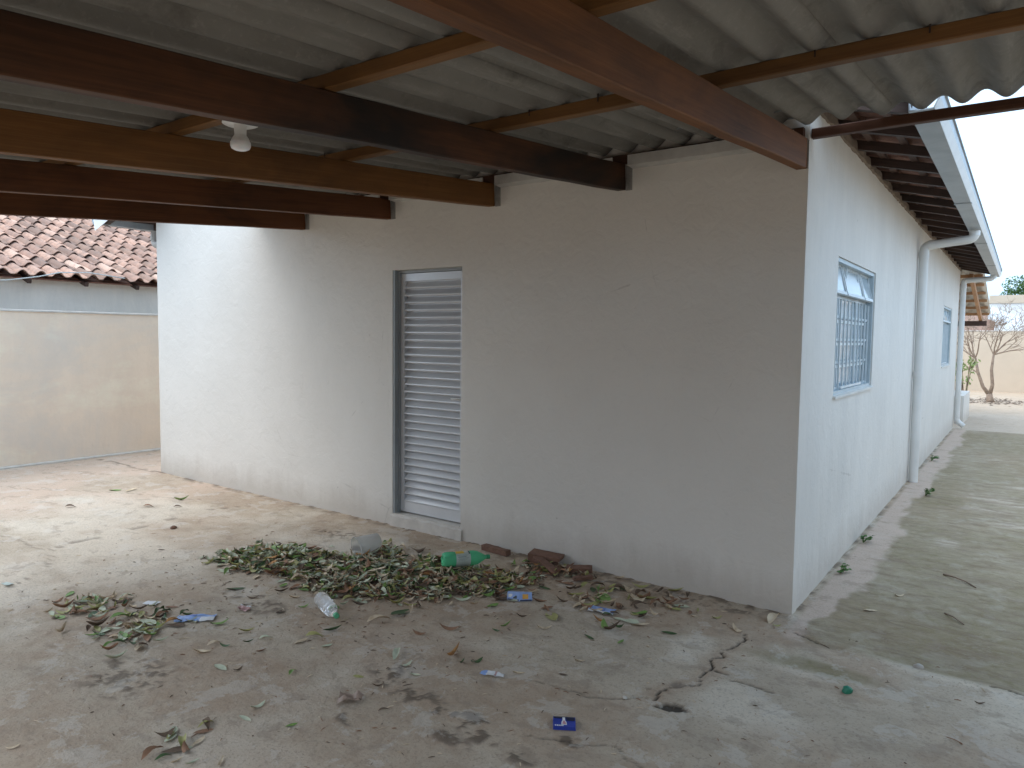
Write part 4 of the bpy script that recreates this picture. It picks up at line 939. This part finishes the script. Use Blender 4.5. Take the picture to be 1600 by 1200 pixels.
# clear bottle
a, e = lay((-2.235,-1.505,.043), (-1.93,-1.63,.036), .04)
cb_ = empty('plastic_bottle', a); cb_.rotation_euler = e; tag(cb_, 'clear plastic bottle with green cap in front of the leaf heap', 'bottle')
wav = lambda r, z, th: r*(1+(.02*math.sin(z*230) if .04 < z < .17 else 0)+.02*math.sin(2*th+z*22))
mb = MB(); mb.lathe([(.0,.006),(.020,.0),(.034,.006),(.040,.02)]+[(.0405,.03+.007*i) for i in range(21)]+[(.0405,.185),(.036,.215),(.026,.245),(.017,.268),(.0135,.278),(.0135,.296)], 32, False, wav); mb.build('bottle_body', M['pet_clear'], cb_, True)
mb = MB(); mb.lathe([(.0,.305),(.0145,.305),(.0155,.301),(.0155,.283),(.0145,.281)], 20, False); mb.build('cap', M['cap_lime'], cb_, 40)
# clear tub
a, e = lay((-2.72,-.79,.078), (-2.675,-.62,.098), .05)
tb = empty('plastic_cup', a); tb.rotation_euler = e; tag(tb, 'large clear plastic cup lying on its side in the leaf heap', 'cup')
mb = MB(); mb.lathe([(.072,0),(.070,.0015),(.066,.05),(.061,.10),(.055,.17),(.052,.172),(.0,.173),(.0,.171),(.051,.170),(.0535,.168),(.0595,.10),(.0645,.05),(.068,.0015)], 36, False, lambda r, z, th: r*(1+.05*math.sin(2*th+.6)*(1-z/.16))); mb.build('cup_body', M['frost'], tb, True)
mb = MB(); mb.lathe([(.0755,-.001),(.0755,.004),(.0700,.004),(.0700,-.001),(.0755,-.001)], 36, False, lambda r, z, th: r*(1+.05*math.sin(2*th+.6))); mb.build('rim', M['frost'], tb, True)
# broken tile pieces
def shard(name, label, loc, rz, L_, w, h, tilt=(0,0), group=None):
    mb = MB(); n = 6; rings = []
    for i in range(n+1):
        x = (i/n-.5)*L_; j = [random.uniform(-.004,.004) for _ in range(6)]; sk = .2*w*(i/n-.5)
        rings.append([(x+j[4],-w/2+j[0]+sk,0),(x+j[5],w/2+j[1]+sk,0),(x,w/2+j[2]*.5+sk,h+j[2]*.5),(x,-w/2+j[3]*.5+sk,h+j[3]*.5)])
    mb.loft(rings); o = mb.build(name, M['debriswood'], None, loc=loc, rot=(tilt[0], tilt[1], rz)); tag(o, label, 'rubble', 'brown broken pieces near the wall'); return o
shard('clay_fragment', 'single brown brick shaped piece lying apart near the door', (-2.03,-.09,.003), -.12, .235, .05, .038)
shard('clay_fragment', 'uppermost flat brown piece of the small pile by the wall', (-1.60,-.085,.052), .10, .23, .09, .022, (.12,.05))
shard('clay_fragment', 'long brown piece leaning below the top of the small pile', (-1.53,-.19,.028), -.45, .26, .055, .022, (.0,.10))
shard('clay_fragment', 'dark brown piece at the right end of the small pile', (-1.33,-.10,.012), .5, .17, .055, .03, (.15,0))
shard('clay_fragment', 'lowest brown piece supporting the small pile by the wall', (-1.62,-.085,.003), .0, .20, .08, .044)
shard('clay_fragment', 'small brown splinter between the pile and the leaf scatter', (-1.235,-.22,.006), .85, .13, .03, .022, (.1,0))
# crumpled sheets
def crumple(name, label, cat, loc, rz, L_, w, mats, stripes=None, amp=.008, seed=0, n=14, m=10, fold=0.):
    mb = MB(); vs_ = []
    for i in range(n+1):
        for j in range(m+1):
            u, v = i/n, j/m; xx = np.array(u*4.+seed*7.7); yy = np.array(v*4.+seed*3.1)
            z = float(fbm(xx, yy, 3, seed))*amp*2+fold*abs(u-.5)*L_
            vs_.append(((u-.5)*L_+float(vnoise(yy*2, xx, seed))*.006, (v-.5)*w*(1+.12*math.sin(u*5+seed))+float(vnoise(xx*2, yy, seed+3))*.006, z))
    zm = min(p[2] for p in vs_); vs_ = [(a_, b_, c_-zm) for a_, b_, c_ in vs_]
    for i in range(n):
        for j in range(m):
            mb.mi = stripes(i/n, j/m) if stripes else 0
            k = i*(m+1)+j; mb.f.append((k, k+m+1, k+m+2, k+1)); mb.m.append(mb.mi)
    mb.v = vs_
    x, y = loc; o = mb.build(name, mats, None, True, (x, y, gz(x, y)+.0025), (0,0,rz)); tag(o, label, cat); return o
B_ = [M['blue_pale'], M['blue_mid'], M['white'], M['orange'], M['navy']]
crumple('food_wrapper', 'flat pale blue and white wrapper at the left foreground', 'wrapper', (-2.60,-2.055), .75, .20, .085, B_, lambda u, v: 1 if (.15 < u < .45 and v > .5) else (2 if u > .62 and v < .5 else (3 if .5 < u < .58 and .3 < v < .6 else 0)), .012, 2)
crumple('food_wrapper', 'blue and white wrapper under leaves near the front wall', 'wrapper', (-.89,-.61), .2, .15, .09, B_, lambda u, v: 2 if v < .35 else (1 if .3 < u < .6 else 0), .014, 3)
crumple('paper_scrap', 'small white paper scrap left of the leaf heaps', 'paper', (-3.01,-2.085), .4, .085, .055, [M['white']], None, .004, 4, 6, 5)
crumple('paper_scrap', 'small crumpled pink paper near the clear bottle', 'paper', (-2.51,-1.815), .3, .07, .05, [M['paper_pink'], M['white']], lambda u, v: 1 if v > .7 else 0, .016, 5, 8, 7)
crumple('food_wrapper', 'torn white and blue printed sachet on the open floor', 'wrapper', (-.92,-1.595), .35, .115, .035, [M['white'], M['blue_pale'], M['print_dark'], M['paper_pink']], lambda u, v: 1 if u < .25 else (3 if .5 < u < .62 and v > .3 else (2 if u > .9 and v > .5 else 0)), .008, 6, 12, 6)
crumple('paper_bag', 'small crumpled brown paper piece in the foreground', 'paper', (-1.26,-2.145), .6, .10, .06, [M['kraft']], None, .028, 7, 10, 8)
crumple('plastic_scrap', 'pale green plastic scrap at the far left floor edge', 'plastic', (-4.02,-2.45), .2, .07, .04, [M['label']], None, .006, 9, 6, 5)
# small upright snack carton near the heap
sc_ = empty('snack_carton', (-1.36,-.745,gz(-1.36,-.745))); sc_.rotation_euler = (0,0,.55); tag(sc_, 'crushed blue and white snack pack beside the leaf heap', 'packet')
mb = MB(); mb.loft([[(-.075,-.012,.002),(.0,-.028,.002),(.075,-.01,.002),(.075,.018,.004),(-.075,.02,.004)],[(-.072,.004,.045),(.0,-.016,.052),(.072,.012,.044),(.07,.026,.042),(-.07,.028,.043)]]); mb.build('pack', M['blue_pale'], sc_)
def decal(name, pts, mat, par, off=.0012):
    mb = MB(); P = [Vector(p) for p in pts]; nrm = (P[1]-P[0]).cross(P[2]-P[0]).normalized()
    mb.loft([[p+nrm*off*.2 for p in P], [p+nrm*off for p in P]]); return mb.build(name, mat, par)
f0, f1, f2, f3 = Vector((-.075,-.012,.002)), Vector((0,-.028,.002)), Vector((0,-.016,.052)), Vector((-.072,.004,.045))
g0, g1_, g2_, g3 = f1, Vector((.075,-.01,.002)), Vector((.072,.012,.044)), f2
def bil(a_, b_, c_, d_, u, v): return (a_*(1-u)+b_*u)*(1-v)+(d_*(1-u)+c_*u)*v
def patch(q_, u0, u1, v0, v1): return [bil(*q_, u, v) for u, v in ((u0,v0),(u1,v0),(u1,v1),(u0,v1))]
QA = (f0,f1,f2,f3); QB = (g0,g1_,g2_,g3)
decal('print', patch(QA,.05,.95,.06,.22), M['navy'], sc_); decal('print', patch(QA,.5,.8,.28,.62), M['print_dark'], sc_); decal('print', patch(QA,.1,.42,.4,.8), M['white'], sc_)
decal('print', patch(QB,.25,.7,.25,.8), M['orange'], sc_); decal('print', patch(QB,.05,.95,.02,.16), M['navy'], sc_)
# dark blue box in the foreground
bx = empty('small_box', (-.425,-1.765,gz(-.425,-1.765)+.001)); bx.rotation_euler = (0,0,.56); tag(bx, 'small flattened dark blue box with white bottle print in foreground', 'box')
mb = MB(); mb.loft([[(-.045,-.032,0),(.045,-.034,0),(.046,.034,0),(-.046,.033,0)],[(-.043,-.032,.014),(.043,-.033,.012),(.044,.034,.018),(-.045,.033,.020)]]); mb.build('carton', M['blue'], bx)
T4 = [Vector((-.043,-.032,.014)), Vector((.043,-.033,.012)), Vector((.044,.034,.018)), Vector((-.045,.033,.020))]
decal('print', patch(T4,.03,.97,.80,.97), M['navy'], bx); decal('print', patch(T4,.60,.97,.62,.79), M['navy'], bx)
decal('print', [bil(*T4,u,v) for u, v in ((.36,.2),(.62,.2),(.60,.45),(.54,.62),(.54,.9),(.42,.9),(.42,.62),(.37,.45))], M['white'], bx, .0016)
decal('print', [bil(*T4,u,v) for u, v in ((.41,.26),(.58,.26),(.55,.45),(.49,.62),(.43,.45))], M['pink'], bx, .0022)
for k in range(5): decal('print', patch(T4,.06+.085*k,.12+.085*k,.07,.16), M['white'], bx, .0018)
# odd small things
mb = MB(); mb.lathe([(.0,.0),(.018,.0),(.021,.006),(.017,.022),(.010,.030),(.0,.032)], 9, False, lambda r, z, th: r*(1+.25*math.sin(2*th+z*70))); tag(mb.build('crushed_cap', M['teal'], None, 40, (.432,-.78,gz(.432,-.78)), (.3,.2,.4)), 'crushed dark green foil ball on the right foreground floor', 'litter')
def stone(label, loc, s_, mat, name='pebble'):
    mb = MB(); mb.lathe([(.0,-.2),(.6,-.15),(1,.1),(.85,.5),(.4,.75),(0,.8)], 9, False, lambda r, z, th: r*(1+.18*math.sin(2*th+loc[0]*9)+.1*math.sin(5*th+z*3)))
    mb.v = [(a_*s_, b_*s_*.8, c_*s_) for a_, b_, c_ in mb.v]; tag(mb.build(name, mat, None, 50, (*loc, gz(*loc)+.001)), label, 'stone', 'small stones on the floor')
stone('pale angular stone on the joint of the right foreground slab', (.661,-.318), .026, M['stone'])
stone('pale stone touching the tip of the green bottle cap', (-2.045,-.235), .03, M['label'])
stone('whitish pebble on the bare floor below the heap', (-.33,-1.42), .012, M['cream_paper'])
stone('dark lump on the pale concrete left of the large heap', (-4.45,-1.15), .03, M['debriswood'])
def twig(label, pts, r):
    mb = MB(); mb.tube([(x, y, gz(x, y)+r*.8+dz) for x, y, dz in pts], [r*(1-.5*i/len(pts)) for i in range(len(pts))], 6); tag(mb.build('twig', M['bark'], None, True), label, 'twig', 'twigs on the passage floor')
twig('upper dark twig on the mossy passage floor', [(.63,1.36,0),(.70,1.30,.012),(.76,1.27,.004),(.82,1.18,.0)], .007)
twig('lower dark twig on the mossy passage floor', [(.70,.56,0),(.745,.50,.01),(.80,.44,0)], .005)
# weeds along the foot of the side wall
def weed(label, x, y, s_):
    o = empty('weed', (x, y, gz(x, y))); tag(o, label, 'weed', 'weeds along the side wall'); mb = MB(); st = MB()
    for k in range(7):
        a = k*2*PI/7+random.uniform(-.3,.3); r_ = s_*random.uniform(.6,1.1); tip = Vector((abs(math.cos(a))*r_*.8+.01, math.sin(a)*r_, s_*random.uniform(.3,.9)))
        st.tube([(0.012,0,0), tip*.55+Vector((0,0,.01)), tip], [.003,.0025,.0015], 5)
        for q_ in range(4):
            p = tip*random.uniform(.55,1.05); M_ = Matrix.Translation(p) @ Matrix.Rotation(random.uniform(0,6.3),4,'Z') @ Matrix.Rotation(random.uniform(-.7,.7),4,'X') @ Matrix.Scale(s_*random.uniform(3.2,5.5),4)
            leaf_add(mb, shapes[2], M_)
    mb.build('leaves', M['weed'], o, True); st.build('stems', M['weed'], o)
weed('weed nearest the white house corner', .055, .97, .07)
weed('second weed from the house corner below the near window', .045, 1.86, .085)
weed('flat weed on the moss patch before the near downpipe', .24, 4.12, .10)
weed('farthest weed beyond the near downpipe', .06, 6.6, .10)
